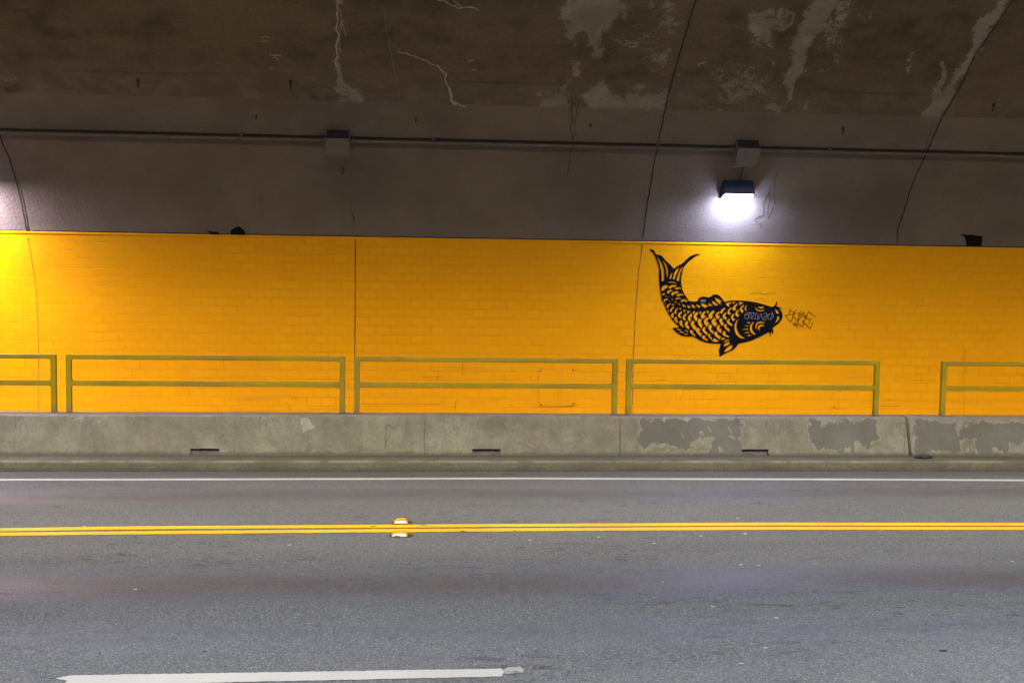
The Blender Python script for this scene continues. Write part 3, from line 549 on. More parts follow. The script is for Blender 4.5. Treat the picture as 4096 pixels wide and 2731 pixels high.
holes = [K2(h) for h in H2] + [K3(h) for h in H3] + [K3(cshape(*c)) for c in CS[2:]] + [K4(h) for h in H4] + [K4(cshape(*c)) for c in CS4] + extraC
def cutout(name, outline, holes, mat, off):
    uvp = [[Vector((*surf(*q), 0)) for q in L] for L in [outline] + holes]
    area = lambda L: sum(a.x * b.y - b.x * a.y for a, b in zip(L, L[1:] + L[:1])) / 2
    uvp = [L if (area(L) > 0) == (i == 0) else L[::-1] for i, L in enumerate(uvp)]
    tri = tessellate_polygon(uvp); flat = [p for L in uvp for p in L]
    bm = bmesh.new(); vs = [bm.verts.new(p) for p in flat]
    for t in tri:
        try: bm.faces.new([vs[i] for i in t])
        except ValueError: pass
    s0 = min(p.y for p in flat); s1 = max(p.y for p in flat); s = s0
    while s < s1:
        s += .06; bmesh.ops.bisect_plane(bm, geom=bm.verts[:] + bm.edges[:] + bm.faces[:], plane_co=(0, s, 0), plane_no=(0, 1, 0))
    for v in bm.verts: v.co = P3(v.co.x, v.co.y, off)
    return bmobj(name, bm, mat)
tag(cutout("fish_mural", OUT, holes, M['black'], .0045), "large black koi painted on the yellow wall, tail up and head right", "mural")
st = [[(715,420),(640,447),(650,482),(700,458),(722,500),(712,550),(670,565),(640,542),(632,500),(640,460)],[(740,425),(728,470),(770,462),(772,500),(735,545)],[(722,432),(850,436),(770,550),(862,556)],[(880,420),(860,558),(925,570)],[(925,450),(912,560),(932,573),(985,440),(1003,556),(1040,592),(1085,588)],
 [(1030,480),(1050,448),(1085,436),(1115,468),(1080,510),(1022,528),(1042,556),(1100,562),(1122,520),(1105,470)],[(1160,452),(1125,505),(1140,568),(1192,572),(1242,520),(1245,470),(1205,445),(1150,470)],[(1218,400),(1222,470),(1178,572)]]
tag(ribbon("marker_tag", [(K4(q), .85) for q in st], M['silver'], None, .0075, None, 4), "silver looping marker tag across the black head of the koi", "graffiti")
st = [[(945,222),(945,256)],[(945,222),(966,230),(950,240),(970,248),(945,256)],[(976,222),(976,256)],[(976,222),(992,230),(978,238),(994,252),(976,256)],[(996,224),(1020,224),(998,254),(1020,252)],[(1024,256),(1026,222),(1037,252),(1040,226)],[(1043,256),(1044,230),(1052,222),(1057,256)],[(952,270),(1000,268),(1058,282)]]
tag(ribbon("marker_tag", [(K3(q), .55) for q in st], M['green'], None, .0075, None, 3), "tiny pale green underlined tag on the koi's back fin", "graffiti")
st = [[(1588,320),(1608,370),(1658,405),(1722,462),(1655,465),(1490,485),(1555,560),(1620,635),(1665,515)],[(1608,370),(1598,410),(1575,455)],[(1742,355),(1690,440),(1655,490),(1750,585),(1765,605),(1755,620),(1868,742),(1890,640),(1915,590)],[(1825,400),(1795,500),(1765,605)],[(1750,432),(1810,445),(1940,540),(2040,588),(2062,535)],
 [(1885,410),(1830,520),(1760,622)],[(1885,410),(1950,540)],[(1995,408),(1945,540),(1870,625),(1950,690),(2028,775),(2095,638)],[(1995,408),(2060,455),(2148,518)],[(2025,600),(2008,668)],[(1690,640),(1730,650),(1662,668),(1672,690),(1785,692),(1720,655)],[(1680,690),(1740,715),(1765,752)]]
tag(ribbon("marker_tag", [(K4(q), 1.6) for q in st], M['ink'], None, .005, None, 6), "angular black scrawl on the yellow wall in front of the koi's mouth", "graffiti")
# black overspray blots on the plaster just above the tiles
def blot(pts, label):
    P = []
    for a, b in zip(pts, pts[1:] + pts[:1]):
        for j in range(4): P.append((a[0] + (b[0] - a[0]) * j / 4 + R.uniform(-1.6, 1.6), a[1] + (b[1] - a[1]) * j / 4 + R.uniform(-1.6, 1.6)))
    o = cutout("overspray_blot", P, [], M['smudge'], .002); tag(o, label, "paint blot", "black blots on the plaster above the tiles")
D7 = lambda L: [(x / 1.568, y / 1.568) for x, y in L]
blot(D7([(1300, 1448), (1345, 1452), (1370, 1455), (1382, 1476), (1325, 1474), (1312, 1458)]), "flat black blot at the tile edge, left one of the close pair")
blot(D7([(1445, 1468), (1450, 1440), (1492, 1420), (1515, 1428), (1538, 1455), (1534, 1476), (1460, 1474)]), "lumpy peaked black blot at the tile edge, right one of the close pair")
blot([(2600 + x / 1.5682, y / 1.5682) for x, y in [(1950, 1470), (2010, 1472), (2085, 1480), (2078, 1544), (1985, 1541), (1978, 1492)]], "boxy black blot above the tiles at the far right of the wall")

# ------------------------------------------------------------------ conduit, junction boxes, lamps
SCON = surf(1300, 556)[1]; pc = P3(0, SCON)
def frame_at(X, s):                               # local frame: x along the tunnel, y up along the surface, z out of it
    y0, z0 = prof(s - .03); y1, z1 = prof(s + .03); T = Vector((0, y1 - y0, z1 - z0)).normalized(); N = Vector((0, *normal(s))).normalized(); o = P3(X, s)
    m_ = Matrix.Identity(4); xa = Vector((1, 0, 0))
    for i in range(3): m_[i][0] = xa[i]; m_[i][1] = T[i]; m_[i][2] = N[i]; m_[i][3] = o[i]
    return m_
t = empty("conduit", P3(-6, SCON)); tag(t, "thin grey painted conduit pipe running the whole length of the vault above the lamp", "pipe")
bm = bmesh.new(); tube(bm, [P3(x, SCON, 0.036) for x in (XL, -10, -5, 0, 5, 10, XR)], .021, 14); bmobj("pipe", bm, M['conduit'], t, True)
xc = [surf(q, 560)[0] for q in (968, 1734, 2636, 3330)]
for x in xc:
    m_ = frame_at(x, SCON); bm = bmesh.new(); box(bm, x * 0 - .012, .012, -.045, .05, .0, .03, M=m_); box(bm, -.010, .010, -.027, .027, .02, .062, .004, 1, m_); box(bm, -.022, .022, .04, .075, .0, .02, M=m_); bmobj("clamp", bm, M['conduit'], t)
for q in (165, 1896, 3480):
    x = surf(q, 560)[0]; bm = bmesh.new(); tube(bm, [P3(x - .05, SCON, .036), P3(x + .05, SCON, .036)], .027, 14); bmobj("coupling", bm, M['conduit'], t)
def jbox(px, label):
    x = surf(px, 560)[0]; t = empty("junction_box", P3(x, SCON)); tag(t, label, "junction box", "junction boxes on the conduit")
    m_ = frame_at(x, SCON + .0)
    bm = bmesh.new(); box(bm, -.155, .155, -.155, .155, .0, .19, .006, 2, m_); bmobj("body", bm, M['jbox'], t)
    bm = bmesh.new(); box(bm, -.163, .163, -.163, .163, .186, .20, .004, 1, m_); bmobj("cover", bm, M['jbox'], t)
    bm = bmesh.new(); box(bm, -.150, .150, .1555, .158, .004, .184, .0, 1, m_); tp = bmobj("shaded_top", bm, M['soot_shade'], t)  # top face coloured near-black for the shade it stands in
    bm = bmesh.new(); bmesh.ops.create_cone(bm, cap_ends=True, segments=18, radius1=.045, radius2=.040, depth=.010, matrix=m_ @ Matrix.Translation((0, .163, .11)) @ Matrix.Rotation(math.pi / 2, 4, 'X')); bmobj("knockout", bm, M['darkmetal'], tp)
    for sx in (-1, 1): bm = bmesh.new(); box(bm, sx * .185 - .02, sx * .185 + .02, -.030, .030, .004, .070, .004, 1, m_); bmobj("pipe_hub", bm, M['conduit'], t)
    for sx in (-.14, .14):
        for sy in (-.14, .14): bm = bmesh.new(); bmesh.ops.create_cone(bm, cap_ends=True, segments=8, radius1=.008, radius2=.007, depth=.006, matrix=m_ @ Matrix.Translation((sx, sy, .2025))); bmobj("screw", bm, M['darkmetal'], t)
    return x
jbox(1355, "square grey junction box with a top darkened as shade on the conduit, no lamp under it"); XJ = jbox(2990, "square grey junction box on the conduit directly above the lit lamp")
def wall_lamp(X, s, near, power, color, label, lens, grp="wall lamps", aim=None, hang=True):
    t = empty("wall_lamp", (0, 0, 0)); tag(t, label, "lamp", grp)
    m_ = frame_at(0, s)
    T3 = (lambda p: (m_ @ Vector(p)) + Vector((X, 0, 0)))
    if near:
        base = T3; T3 = lambda p: Vector((base(p).x, 2 * MIDY - base(p).y, base(p).z))
    t.location = T3((0, 0, 0))
    W = .212
    def prism(name, poly, mat, w0=-W, w1=W, bev=.006):
        bm = bmesh.new(); a = [bm.verts.new((w0, *p)) for p in poly]; b = [bm.verts.new((w1, *p)) for p in poly]; n = len(poly)
        bm.faces.new(a); bm.faces.new(b[::-1])
        for i in range(n): bm.faces.new((a[i], b[i], b[(i + 1) % n], a[(i + 1) % n]))
        if bev: bmesh.ops.bevel(bm, geom=bm.edges[:], offset=bev, segments=2, affect='EDGES')
        for v in bm.verts: v.co = T3(v.co)
        return bmobj(name, bm, mat, t)
    prism("back_plate", [(-.15, .001), (.15, .001), (.15, .022), (-.15, .022)], M['bluehouse'], -W - .012, W + .012)
    prism("housing", [(-.150, .022), (.14, .022), (.132, .10), (.115, .15), (.060, .212), (.046, .206), (-.142, .040)], M['bluehouse'])
    prism("lens", [(.040, .204), (-.145, .042), (-.160, .046), (-.150, .068), (.026, .216)], lens, -W + .012, W - .012, .004)
    L = bpy.data.lights.new("lamp_light", 'AREA'); L.shape = 'RECTANGLE'; L.size = .38; L.size_y = .10; L.energy = power; L.color = color
    lo = bpy.data.objects.new("lamp_light", L); COL.link(lo)
    c = T3((0, -.11, .20)); d = (T3((0, -1.11, .20 - .10)) - c).normalized()
    q = d.to_track_quat('-Z', 'Y'); lo.rotation_mode = 'QUATERNION'; lo.rotation_quaternion = q; lo.location = c + d * .02
    lo.parent = t; lo.matrix_parent_inverse = Matrix.Translation(-t.location)
    return T3, t
XLAMP, SLAMP = surf(2944, 757)
T3, lampobj = wall_lamp(XLAMP, SLAMP, False, LAMP_FAR_COOL, (.50, .60, 1.0), "lit blue-white wall lamp on the vault above the koi", M['lens'])
bm = bmesh.new(); a = P3(surf(2978, 650)[0], surf(2978, 650)[1], .02); b = T3((.03, .15, .02)); tube(bm, [P3(surf(2982, 636)[0], surf(2982, 636)[1], .02), a, (a + b) / 2, b], .011, 8)
tag(bmobj("flex_cable", bm, M['conduit'], None, True), "short grey cable from the junction box down to the lit lamp", "cable")
wall_lamp(-6.4, SLAMP, False, LAMP_FAR_LEFT, (.86, .77, 1.0), "wall lamp just left of the view, lighting the yellow wall's left end", M['lens'])
wall_lamp(XLAMP + 12.3, SLAMP, False, 40, (.9, .85, 1.0), "dim wall lamp on the vault right of the view", M['lens'])
# unseen downlights added over the near lane to fill its light
yc, zc = prof(S[-1]); yc = float(yc) - 1.5; zc = float(zc) - .12
for X in [-26.3 + 6.2 * i for i in range(9)]:
    t = empty("fill_lamp", (X, yc, zc)); tag(t, "added unseen fill lamp, shielded and rectangular, on the crown of the vault above the picture", "lamp", "added fill lamps over the road")
    bm = bmesh.new(); box(bm, X - .34, X + .34, yc - .19, yc + .19, zc - .22, zc - .02, .02, 2); bmobj("housing", bm, M['darkmetal'], t)  # housing of the added fill lamp
    bm = bmesh.new(); box(bm, X - .05, X + .05, yc - .05, yc + .05, zc - .03, zc + .1); bmobj("fill_stem", bm, M['darkmetal'], t)
    bm = bmesh.new(); box(bm, X - .28, X + .28, yc - .14, yc + .14, zc - .226, zc - .221); bmobj("lens", bm, M['lensnear'], t)  # lens of the added fill lamp
    L = bpy.data.lights.new("lamp_light", 'AREA'); L.shape = 'RECTANGLE'; L.size = .5; L.size_y = .25; L.energy = FILL_CEILING; L.color = (.97, .985, 1.0); L.spread = math.radians(105)
    lo = bpy.data.objects.new("lamp_light", L); COL.link(lo); lo.location = (X, yc, zc - .24); lo.parent = t; lo.matrix_parent_inverse = Matrix.Translation(-t.location)
# unseen strip lights added under the crown, shaped to light far lane and wall
SY, SZ = 8.6, 7.1
for X in [-20.1 + 6.2 * i for i in range(8)]:
    t = empty("fill_strip", (X, SY, SZ)); tag(t, "added unseen strip light, long and shielded, hung under the crown of the vault, above the picture", "lamp", "added strip lights under the crown")
    d = Vector((0, .574, -.819)).normalized(); q = d.to_track_quat('-Z', 'Y').to_matrix().to_4x4(); mm = Matrix.Translation((X, SY, SZ)) @ q
    bm = bmesh.new(); box(bm, -3.05, 3.05, -.30, .30, .005, .12, .015, 2, mm); bmobj("housing", bm, M['darkmetal'], t)  # housing of the added strip light
    bm = bmesh.new(); box(bm, -3.0, 3.0, -.26, .26, .0, .004, .0, 1, mm); bmobj("lens", bm, M['lensnear'], t)
    bm = bmesh.new(); box(bm, X - .03, X + .03, SY - .12, SY - .06, SZ + .05, SZ + .55); bmobj("fill_hanger", bm, M['darkmetal'], t)
    L = bpy.data.lights.new("lamp_light", 'AREA'); L.shape = 'RECTANGLE'; L.size = 6.0; L.size_y = .5; L.energy = FILL_STRIP; L.color = (1.0, .90, .76); L.spread = math.radians(60)
    lo = bpy.data.objects.new("lamp_light", L); COL.link(lo); lo.matrix_world = Matrix.Translation(Vector((X, SY, SZ)) + d * .02) @ q; lo.parent = t; lo.matrix_parent_inverse = Matrix.Translation(-t.location)
# shadow above the conduit, painted as a dark strip on the vault
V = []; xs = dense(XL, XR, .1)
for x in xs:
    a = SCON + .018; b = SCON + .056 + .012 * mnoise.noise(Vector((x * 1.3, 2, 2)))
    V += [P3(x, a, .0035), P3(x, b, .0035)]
meshobj("shade_line", V, [(2 * i, 2 * i + 2, 2 * i + 3, 2 * i + 1) for i in range(len(xs) - 1)], M['shade_caulk'], vault)
V = []; xs = dense(XL, XR, .1)
for x in xs:
    w_ = .010 + .004 * mnoise.noise(Vector((x * 2.3, 5, 2)))
    V += [P3(x, STOP + .016, -.0005), P3(x, STOP + .020 + w_, -.0005)]
meshobj("caulk_line", V, [(2 * i, 2 * i + 2, 2 * i + 3, 2 * i + 1) for i in range(len(xs) - 1)], M['shade_caulk'], vault)
# old anchors and stubs left in the vault
for px, py, lab in ((553, 328, "left bracket stub on the old pipe line"), (1163, 333, "bracket stub on the old pipe line, second from the left"), (1025, 467, "small dark stub left of the lampless junction box"), (3371, 520, "dark hook on the painted vault right of the lit lamp"), (3972, 425, "dark hook high on the vault at the far right"), (1663, 479, "tiny dark anchor bolt on the vault between the junction boxes"), (2362, 498, "tiny dark anchor bolt left of the vault joint")):
    X, s = surf(px, py); m_ = frame_at(X, s); bm = bmesh.new(); big = 'hook' in lab or 'bracket' in lab; r = .011 if big else .013
    if big: box(bm, -.02, .02, .0, .05, -.004, .008, .002, 1, m_); tube(bm, [m_ @ Vector(q) for q in ((0, .01, .0), (0, .005, .04), (.0, -.03, .05), (.005, -.06, .035))], r, 8)
    else: bmesh.ops.create_cone(bm, cap_ends=True, segments=8, radius1=.014, radius2=.009, depth=.05, matrix=m_ @ Matrix.Translation((0, 0, .02)))
    tag(bmobj("anchor_hook" if big else "anchor_bolt", bm, M['darkmetal']), lab, "anchor", "old anchors in the vault")

# ------------------------------------------------------------------ concrete barrier
BY0, BYB, BYT = 15.60, 15.95, 0
BZ = HC + ray(1200, 1661)[1] * BY0               # height of the barrier top
BF = 15.42                                       # depth of the barrier foot
K5 = lambda L: [(2150 + x / 2.352, 1380 + y / 2.352) for x, y in L]
K6 = lambda L: [(3050 + x / 2.2486, 1380 + y / 2.2486) for x, y in L]
K3b = lambda L: [(650 + x / 2.6133, 1380 + y / 2.6133) for x, y in L]
PAINT = [K5([(955, 700), (1150, 690), (1180, 702), (1350, 690), (1890, 690), (1945, 740), (1925, 860), (1915, 1060), (1100, 1060), (960, 1050)]),
 K6([(410, 665), (530, 655), (545, 700), (700, 700), (730, 665), (880, 700), (880, 655), (1030, 655), (1030, 880), (990, 890), (960, 985), (900, 900), (850, 870), (820, 980), (780, 870), (740, 980), (690, 950), (640, 920), (520, 950), (480, 940), (430, 830)]),
 K6([(1365, 655), (1560, 660), (1590, 690), (1740, 690), (1780, 720), (1900, 690), (2420, 695), (2420, 860), (2240, 890), (2200, 970), (2120, 960), (2040, 960), (1960, 1000), (1900, 900), (1800, 960), (1640, 960), (1520, 950), (1480, 1005), (1370, 1005)])]
PEEL = [K5([(955, 965), (1080, 965), (1110, 930), (1240, 945), (1420, 965), (1480, 940), (1540, 900), (1550, 850), (1600, 840), (1660, 850), (1665, 1000), (1560, 1010), (1300, 1035), (1050, 1030), (980, 1040)]), K5([(1700, 970), (1740, 970), (1740, 1010), (1700, 1010)]), K6([(1740, 700), (1780, 720), (1770, 800), (1745, 780)]), K6([(1780, 860), (1900, 830), (1900, 960), (1780, 960)]), K5([(1820, 850), (1850, 850), (1850, 880), (1820, 880)])]
CHALK = [(K3b([(1425, 780), (1500, 770), (1580, 830), (1560, 890), (1495, 915), (1450, 850)]), 8, 1.), (K3b([(1010, 740), (1050, 740), (1120, 790), (1040, 790)]), 6, .8), ([(280, 1662), (360, 1660), (560, 1665), (560, 1685), (300, 1690)], 12, .55), (K5([(1170, 680), (1240, 680), (1230, 705), (1180, 705)]), 4, .9), (K5([(1350, 675), (1430, 675), (1420, 700), (1355, 700)]), 4, .9), (K5([(1520, 690), (1600, 690), (1600, 703), (1520, 703)]), 4, .8)]
slots = []
for x0, x1 in ((762, 877), (1889, 2001), (2966, 3073)):
    a = at_depth(x0, 1815, BF + .03).x; b = at_depth(x1, 1815, BF + .03).x; slots.append((a, b))
zs0, zs1 = HC + ray(1900, 1826)[1] * (BF + .01), HC + ray(1900, 1795)[1] * (BF + .03)
def front_y(z): return BF + (BY0 - BF) * max(0, min(1, (z - .13) / (BZ - .13)))
def barrier(x0, x1, label, g0, g1):
    t = empty("concrete_barrier", (max(x0, -8) if x0 < -8 else x0, BY0, .13)); tag(t, label, "barrier", "concrete barrier segments")
    x0 += g0; x1 -= g1
    xs = sorted(set([round(v, 4) for v in (dense(x0, min(x1, x0 + .04), .01) + dense(x1 - .04, x1, .01))] + [round(v, 4) for v in np.arange(math.ceil(max(x0, -8) / .03) * .03, min(x1, 10.5), .03) if x0 + .045 < v < x1 - .045] + [round(v, 4) for v in np.arange(-36, 40, 1.) if (v < -8 or v > 10.5) and x0 < v < x1]
        + [round(v, 4) for S_ in slots for v in S_ if x0 < v < x1]))
    zs = sorted(set([round(v, 4) for v in dense(.10, BZ - .02, .022)] + [round(zs0, 4), round(zs1, 4)])) ; rows = [(front_y(z), z) for z in zs] + [(BY0 + .006, BZ - .008), (BY0 + .02, BZ), (BY0 + .12, BZ + .001), (BYB - .03, BZ), (BYB, BZ - .012), (BYB, .12)]
    V = []
    for (y, z) in rows:
        for x in xs:
            e = min(x - x0, x1 - x); gg = g0 if x - x0 < x1 - x else g1; dent = (.018 if gg > .01 else .008 if gg > .0018 else .002) * math.exp(-(e / .014) ** 2) if z > .1 else 0
            j = mnoise.noise(Vector((x * 2, z * 3, 1))) * .004 + mnoise.noise(Vector((x * 11, z * 11, 5))) * .002
            tz = mnoise.noise(Vector((x * 1.5, 3, 1))) * .004 + (mnoise.noise(Vector((x * 9, 7, 1))) * .003 if z > BZ - .03 else 0)
            V.append((x, y + j + dent if y < BYB - .1 else y, z + (tz if z > .3 else 0)))
    n = len(xs); Fc = []
    def inslot(xm, zm): return any(a < xm < b for a, b in slots) and zs0 < zm < zs1
    for j in range(len(rows) - 1):
        for i in range(n - 1):
            if j < len(zs) - 1 and inslot((xs[i] + xs[i + 1]) / 2, (zs[j] + zs[j + 1]) / 2): continue
            Fc.append((j * n + i, j * n + i + 1, (j + 1) * n + i + 1, (j + 1) * n + i))
    for i in (0, n - 1): Fc.append([j * n + i for j in range(len(rows))])
    V = np.array(V); px, py = project(V); front = V[:, 1] < BYB - .2
    qx = px + np.array([mnoise.noise(Vector((v[0] * 5, v[2] * 5, 0))) + mnoise.noise(Vector((v[0] * 14, v[2] * 14, 3))) for v in V]) * 13; qy = py + np.array([mnoise.noise(Vector((v[0] * 5, v[2] * 5, 9))) + mnoise.noise(Vector((v[0] * 14, v[2] * 14, 13))) for v in V]) * 16
    pf = np.zeros(len(V)); ch = np.zeros(len(V))
    for P in PAINT: pf = np.maximum(pf, polyfield(qx, qy, P, 19))
    for P in PEEL: pf = np.minimum(pf, 1 - .95 * polyfield(qx, qy, P, 20))
    for P, so, st_ in CHALK: ch = np.maximum(ch, polyfield(qx, qy, P, so) * st_)
    pf[~front] = 0
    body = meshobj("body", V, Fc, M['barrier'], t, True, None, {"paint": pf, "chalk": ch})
    body.data.update()
    for (a, b) in slots:
        if a > x0 and b < x1:
            y0 = front_y(zs0) + .002; y1 = front_y(zs1) + .002; yb = y0 + .068
            P = [(a, y0, zs0), (b, y0, zs0), (b, y1, zs1), (a, y1, zs1), (a, yb, zs0 - .0), (b, yb, zs0), (b, yb, zs1 - .004), (a, yb, zs1 - .004)]
            meshobj("drain_slot", P, [(0, 1, 5, 4), (1, 2, 6, 5), (2, 3, 7, 6), (3, 0, 4, 7), (4, 5, 6, 7)], M['slot'], t)
    return t
XB = [at_depth(1697, 1720, BF + .1).x, at_depth(2480, 1720, BF + .1).x, at_depth(3636, 1720, BF + .1).x]
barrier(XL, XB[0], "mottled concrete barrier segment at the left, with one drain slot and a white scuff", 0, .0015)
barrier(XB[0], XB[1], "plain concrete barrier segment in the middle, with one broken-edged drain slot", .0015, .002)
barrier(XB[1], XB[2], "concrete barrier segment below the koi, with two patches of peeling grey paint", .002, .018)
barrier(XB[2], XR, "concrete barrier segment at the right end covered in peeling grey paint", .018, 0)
def bmap(off):
    def f(x, y):
        a, t_ = ray(x, y); Y = BF
        for _ in range(6): Y = front_y(HC + t_ * Y)
        Y -= off; return Vector((a * Y, Y, HC + t_ * Y))
    return f
K4b = lambda L: [(1350 + x / 2.6133, 1380 + y / 2.6133) for x, y in L]
K8 = lambda L: [(x / 2.614, 1350 + y / 2.614) for x, y in L]
M['scuff'] = mat_simple("scratch", (.06, .06, .045), .9)
scr = [(K8([(163, 800), (168, 870), (172, 990)]), 1.3), (K8([(172, 875), (230, 820)]), 1.2), (K8([(210, 1020), (216, 920), (270, 870)]), 1.3), (K8([(498, 945), (502, 915), (540, 880)]), 1.1), (K8([(0, 1110), (60, 1050)]), 1.), (K8([(1732, 1120), (1733, 1170)]), 1.2),
 (K3b([(595, 970), (635, 930)]), 2.4), (K3b([(1080, 800), (1082, 880)]), .9), (K3b([(2338, 830), (2330, 960), (2338, 1100)]), 1.3), (K3b([(780, 1165), (790, 1125)]), 2.2), (K4b([(505, 890), (515, 830), (585, 850)]), 1.5), (K4b([(505, 1100), (508, 1020), (545, 965)]), 2.2), (K4b([(730, 1070), (830, 990)]), 1.3), (K4b([(1298, 730), (1297, 840)]), 1.2), (K4b([(1210, 740), (1215, 905)]), .7), (K4b([(1580, 978), (1700, 905)]), 1.2), (K4b([(905, 800), (905, 1150)]), .9), (K4b([(1968, 800), (1972, 1090)]), .6),
 (K5([(775, 760), (778, 1060)]), 1.2), (K5([(798, 690), (800, 745)]), 1.), (K5([(1000, 800), (1035, 770)]), 1.2), (K5([(1888, 690), (1890, 765)]), 1.4), (K5([(1875, 880), (1885, 830), (1935, 780)]), 1.1), (K5([(2152, 700), (2153, 770)]), 1.6), (K6([(880, 660), (900, 740), (912, 825)]), 1.3), (K6([(1470, 660), (1485, 730), (1492, 825)]), 1.3), (K6([(545, 790), (600, 715)]), 1.2), (K6([(1285, 820), (1275, 920), (1282, 1000)]), 1.1), (K6([(250, 670), (258, 735)]), 1.2), (K6([(35, 690), (36, 735)]), 1.2), (K6([(1040, 720), (1065, 680)]), 1.4), (K6([(1235, 860), (1262, 845)]), 1.2)]
hs = []
def own(x):
    X = at_depth(x, 1720, BF + .1).x; k_ = sum(X > b for b in XB); return k_
segs = [o for o in COL if o.name.startswith("concrete_barrier")]; segs.sort(key=lambda o: o.location.x)
for k_ in range(4):
    L = [q for q in scr if own(q[0][0][0]) == k_]
    for q in L: ribbon("scuff_mark", [q], M['scuff'], segs[k_], 0, bmap(.007), 8, 4, True)
L = [(K5([(1600, 760), (1640, 820)]), 1.3), (K5([(1790, 760), (1838, 830)]), 1.4), (K5([(1350, 830), (1375, 880)]), .8), (K5([(1548, 820), (1575, 860)]), 1.)]
M['palescr'] = mat_simple("pale scratch", (.28, .27, .2), .9); 
for q in L: ribbon("pale_scratch", [q], M['palescr'], segs[2], 0, bmap(.007), 8, 3, True)
# black backing box stands in for the shade inside the open joint
bm = bmesh.new(); box(bm, XB[2] - .05, XB[2] + .05, BY0 + .09, BYB - .02, .14, BZ - .03); bmobj("joint_shade", bm, M['joint'], segs[3])

# ------------------------------------------------------------------ railings on the barrier
RY = 15.78
def zat(x, y): return at_depth(x, y, RY).z
RTOP = zat(1419, 1425.5); RBOT_TOP = zat(1419, 1424 + 19); TUBE = .066
RM1 = zat(1700, 1380 + 392 / 2.6133); RM0 = zat(1700, 1380 + 443 / 2.6133)
def railing(x0, x1, label):
    t = empty("railing", ((x0 + x1) / 2, RY, BZ)); tag(t, label, "railing", "railing panels on the barrier")
    h = TUBE / 2
    def sqt(name, a, b, c, d, e, f, bev=.009): bm = bmesh.new(); box(bm, a, b, c, d, e, f, bev, 3); return bmobj(name, bm, M['rail'], t)
    posts = []
    for px_, sg in ((x0, 1), (x1, -1)):
        a, b = (px_, px_ + TUBE + .006) if sg > 0 else (px_ - TUBE - .006, px_)
        po = sqt("post", a, b, RY - h, RY + h, BZ + .01, RTOP)
        bm = bmesh.new(); box(bm, a - .016, b + .016, RY - h - .012, RY - h - .001, BZ - .012, BZ + .085, .003, 1); box(bm, a - .016, b + .016, RY + h + .001, RY + h + .012, BZ - .012, BZ + .085, .003, 1); box(bm, a - .016, a - .001, RY - h - .001, RY + h + .001, BZ - .012, BZ + .085); box(bm, b + .001, b + .016, RY - h - .001, RY + h + .001, BZ - .012, BZ + .085)
        bk = bmobj("base_bracket", bm, M['rail'], t); bk.parent = po; bk.matrix_parent_inverse = po.matrix_world.inverted() @ Matrix.Translation((0, 0, 0)); bk.parent = po; bk.matrix_parent_inverse = Matrix.Translation(-t.location)
        bm = bmesh.new(); bmesh.ops.create_cone(bm, cap_ends=True, segments=8, radius1=.014, radius2=.011, depth=.018, matrix=Matrix.Translation(((a + b) / 2, RY - h - .02, BZ + .035)) @ Matrix.Rotation(math.pi / 2, 4, 'X')); bo = bmobj("anchor_bolt", bm, M['darkmetal'], t); bo.parent = po; bo.matrix_parent_inverse = Matrix.Translation(-t.location)
        # weld fillets in the corners
        posts.append((a, b))
    ia, ib = posts[0][1], posts[1][0]
    sqt("top_rail", ia - .012, ib + .012, RY - h + .002, RY + h - .002, RTOP - TUBE + .002, RTOP - .0015)
    sqt("mid_rail", ia - .012, ib + .012, RY - h + .002, RY + h - .002, RM0, RM1)
    for (xx, sg) in ((ia, 1), (ib, -1)):
        for zz, sz in ((RTOP - TUBE + .002, -1), (RM1, 1), (RM0, -1)):
            bm = bmesh.new(); ys = (RY - h + .006, RY + h - .006)
            vs = [bm.verts.new((xx - sg * .004, y, zz + sz * -.004)) for y in ys] + [bm.verts.new((xx + sg * .018, y, zz)) for y in ys] + [bm.verts.new((xx, y, zz + sz * .018)) for y in ys]
            bm.faces.new((vs[0], vs[2], vs[4])); bm.faces.new((vs[1], vs[5], vs[3])); bm.faces.new((vs[2], vs[3], vs[5], vs[4])); bm.faces.new((vs[0], vs[1], vs[3], vs[2])); bm.faces.new((vs[0], vs[4], vs[5], vs[1]))
            bmobj("weld", bm, M['rail'], t)
    return t
def rx(x, y=1540): return at_depth(x, y, RY).x
railing(rx(226) - 3.95, rx(226.6), "yellow-green steel railing cut off by the left edge of the photo")
railing(rx(265.6), rx(1380), "longest olive steel railing, second from the left, ending left of the dark wall joint")
railing(rx(1417), rx(2469), "olive steel railing in the middle, in front of the bolted wall plate")
railing(rx(2504), rx(3515), "olive steel railing below the koi, with a highlight along its top")
railing(rx(3763), rx(3763) + 3.9, "olive steel railing cut off by the right edge of the photo, after the wide gap")

# ------------------------------------------------------------------ road markings
def stripe(name, top, thick, mat, z=.004, lo=-30, hi=36, jag=.004, label=None):
    # top: list of photo points along the far edge; extended straight beyond the frame
    P = [at_z(x, y, 0) for x, y in top]; Q = [at_z(x, y + th, 0) for (x, y), th in zip(top, thick)]
    wd = sum(abs(a.y - b.y) for a, b in zip(P, Q)) / len(P)
    X = [p.x for p in P]; Y = [p.y for p in P]
    xs = [lo] + dense(X[0], X[-1], .06) + [hi]; V = []
    for x in xs:
        y = float(np.interp(x, X, Y)); j1 = mnoise.noise(Vector((x * 9, 1, y))) * jag; j2 = mnoise.noise(Vector((x * 9, 5, y))) * jag
        V += [(x, y + j1, z), (x, y - wd + j2, z)]
    Fc = [(2 * i, 2 * i + 1, 2 * i + 3, 2 * i + 2) for i in range(len(xs) - 1)]
    return tag(meshobj(name, V, Fc, mat), kind='structure')
xs5 = (0, 512, 1024, 1536, 2048, 2560, 3072, 3584, 4096)
stripe("edge_line", list(zip(xs5, (1915.3, 1915, 1913.6, 1912, 1910.5, 1912.3, 1913.6, 1915.3, 1918))), [6.8] * 9, M['white'])
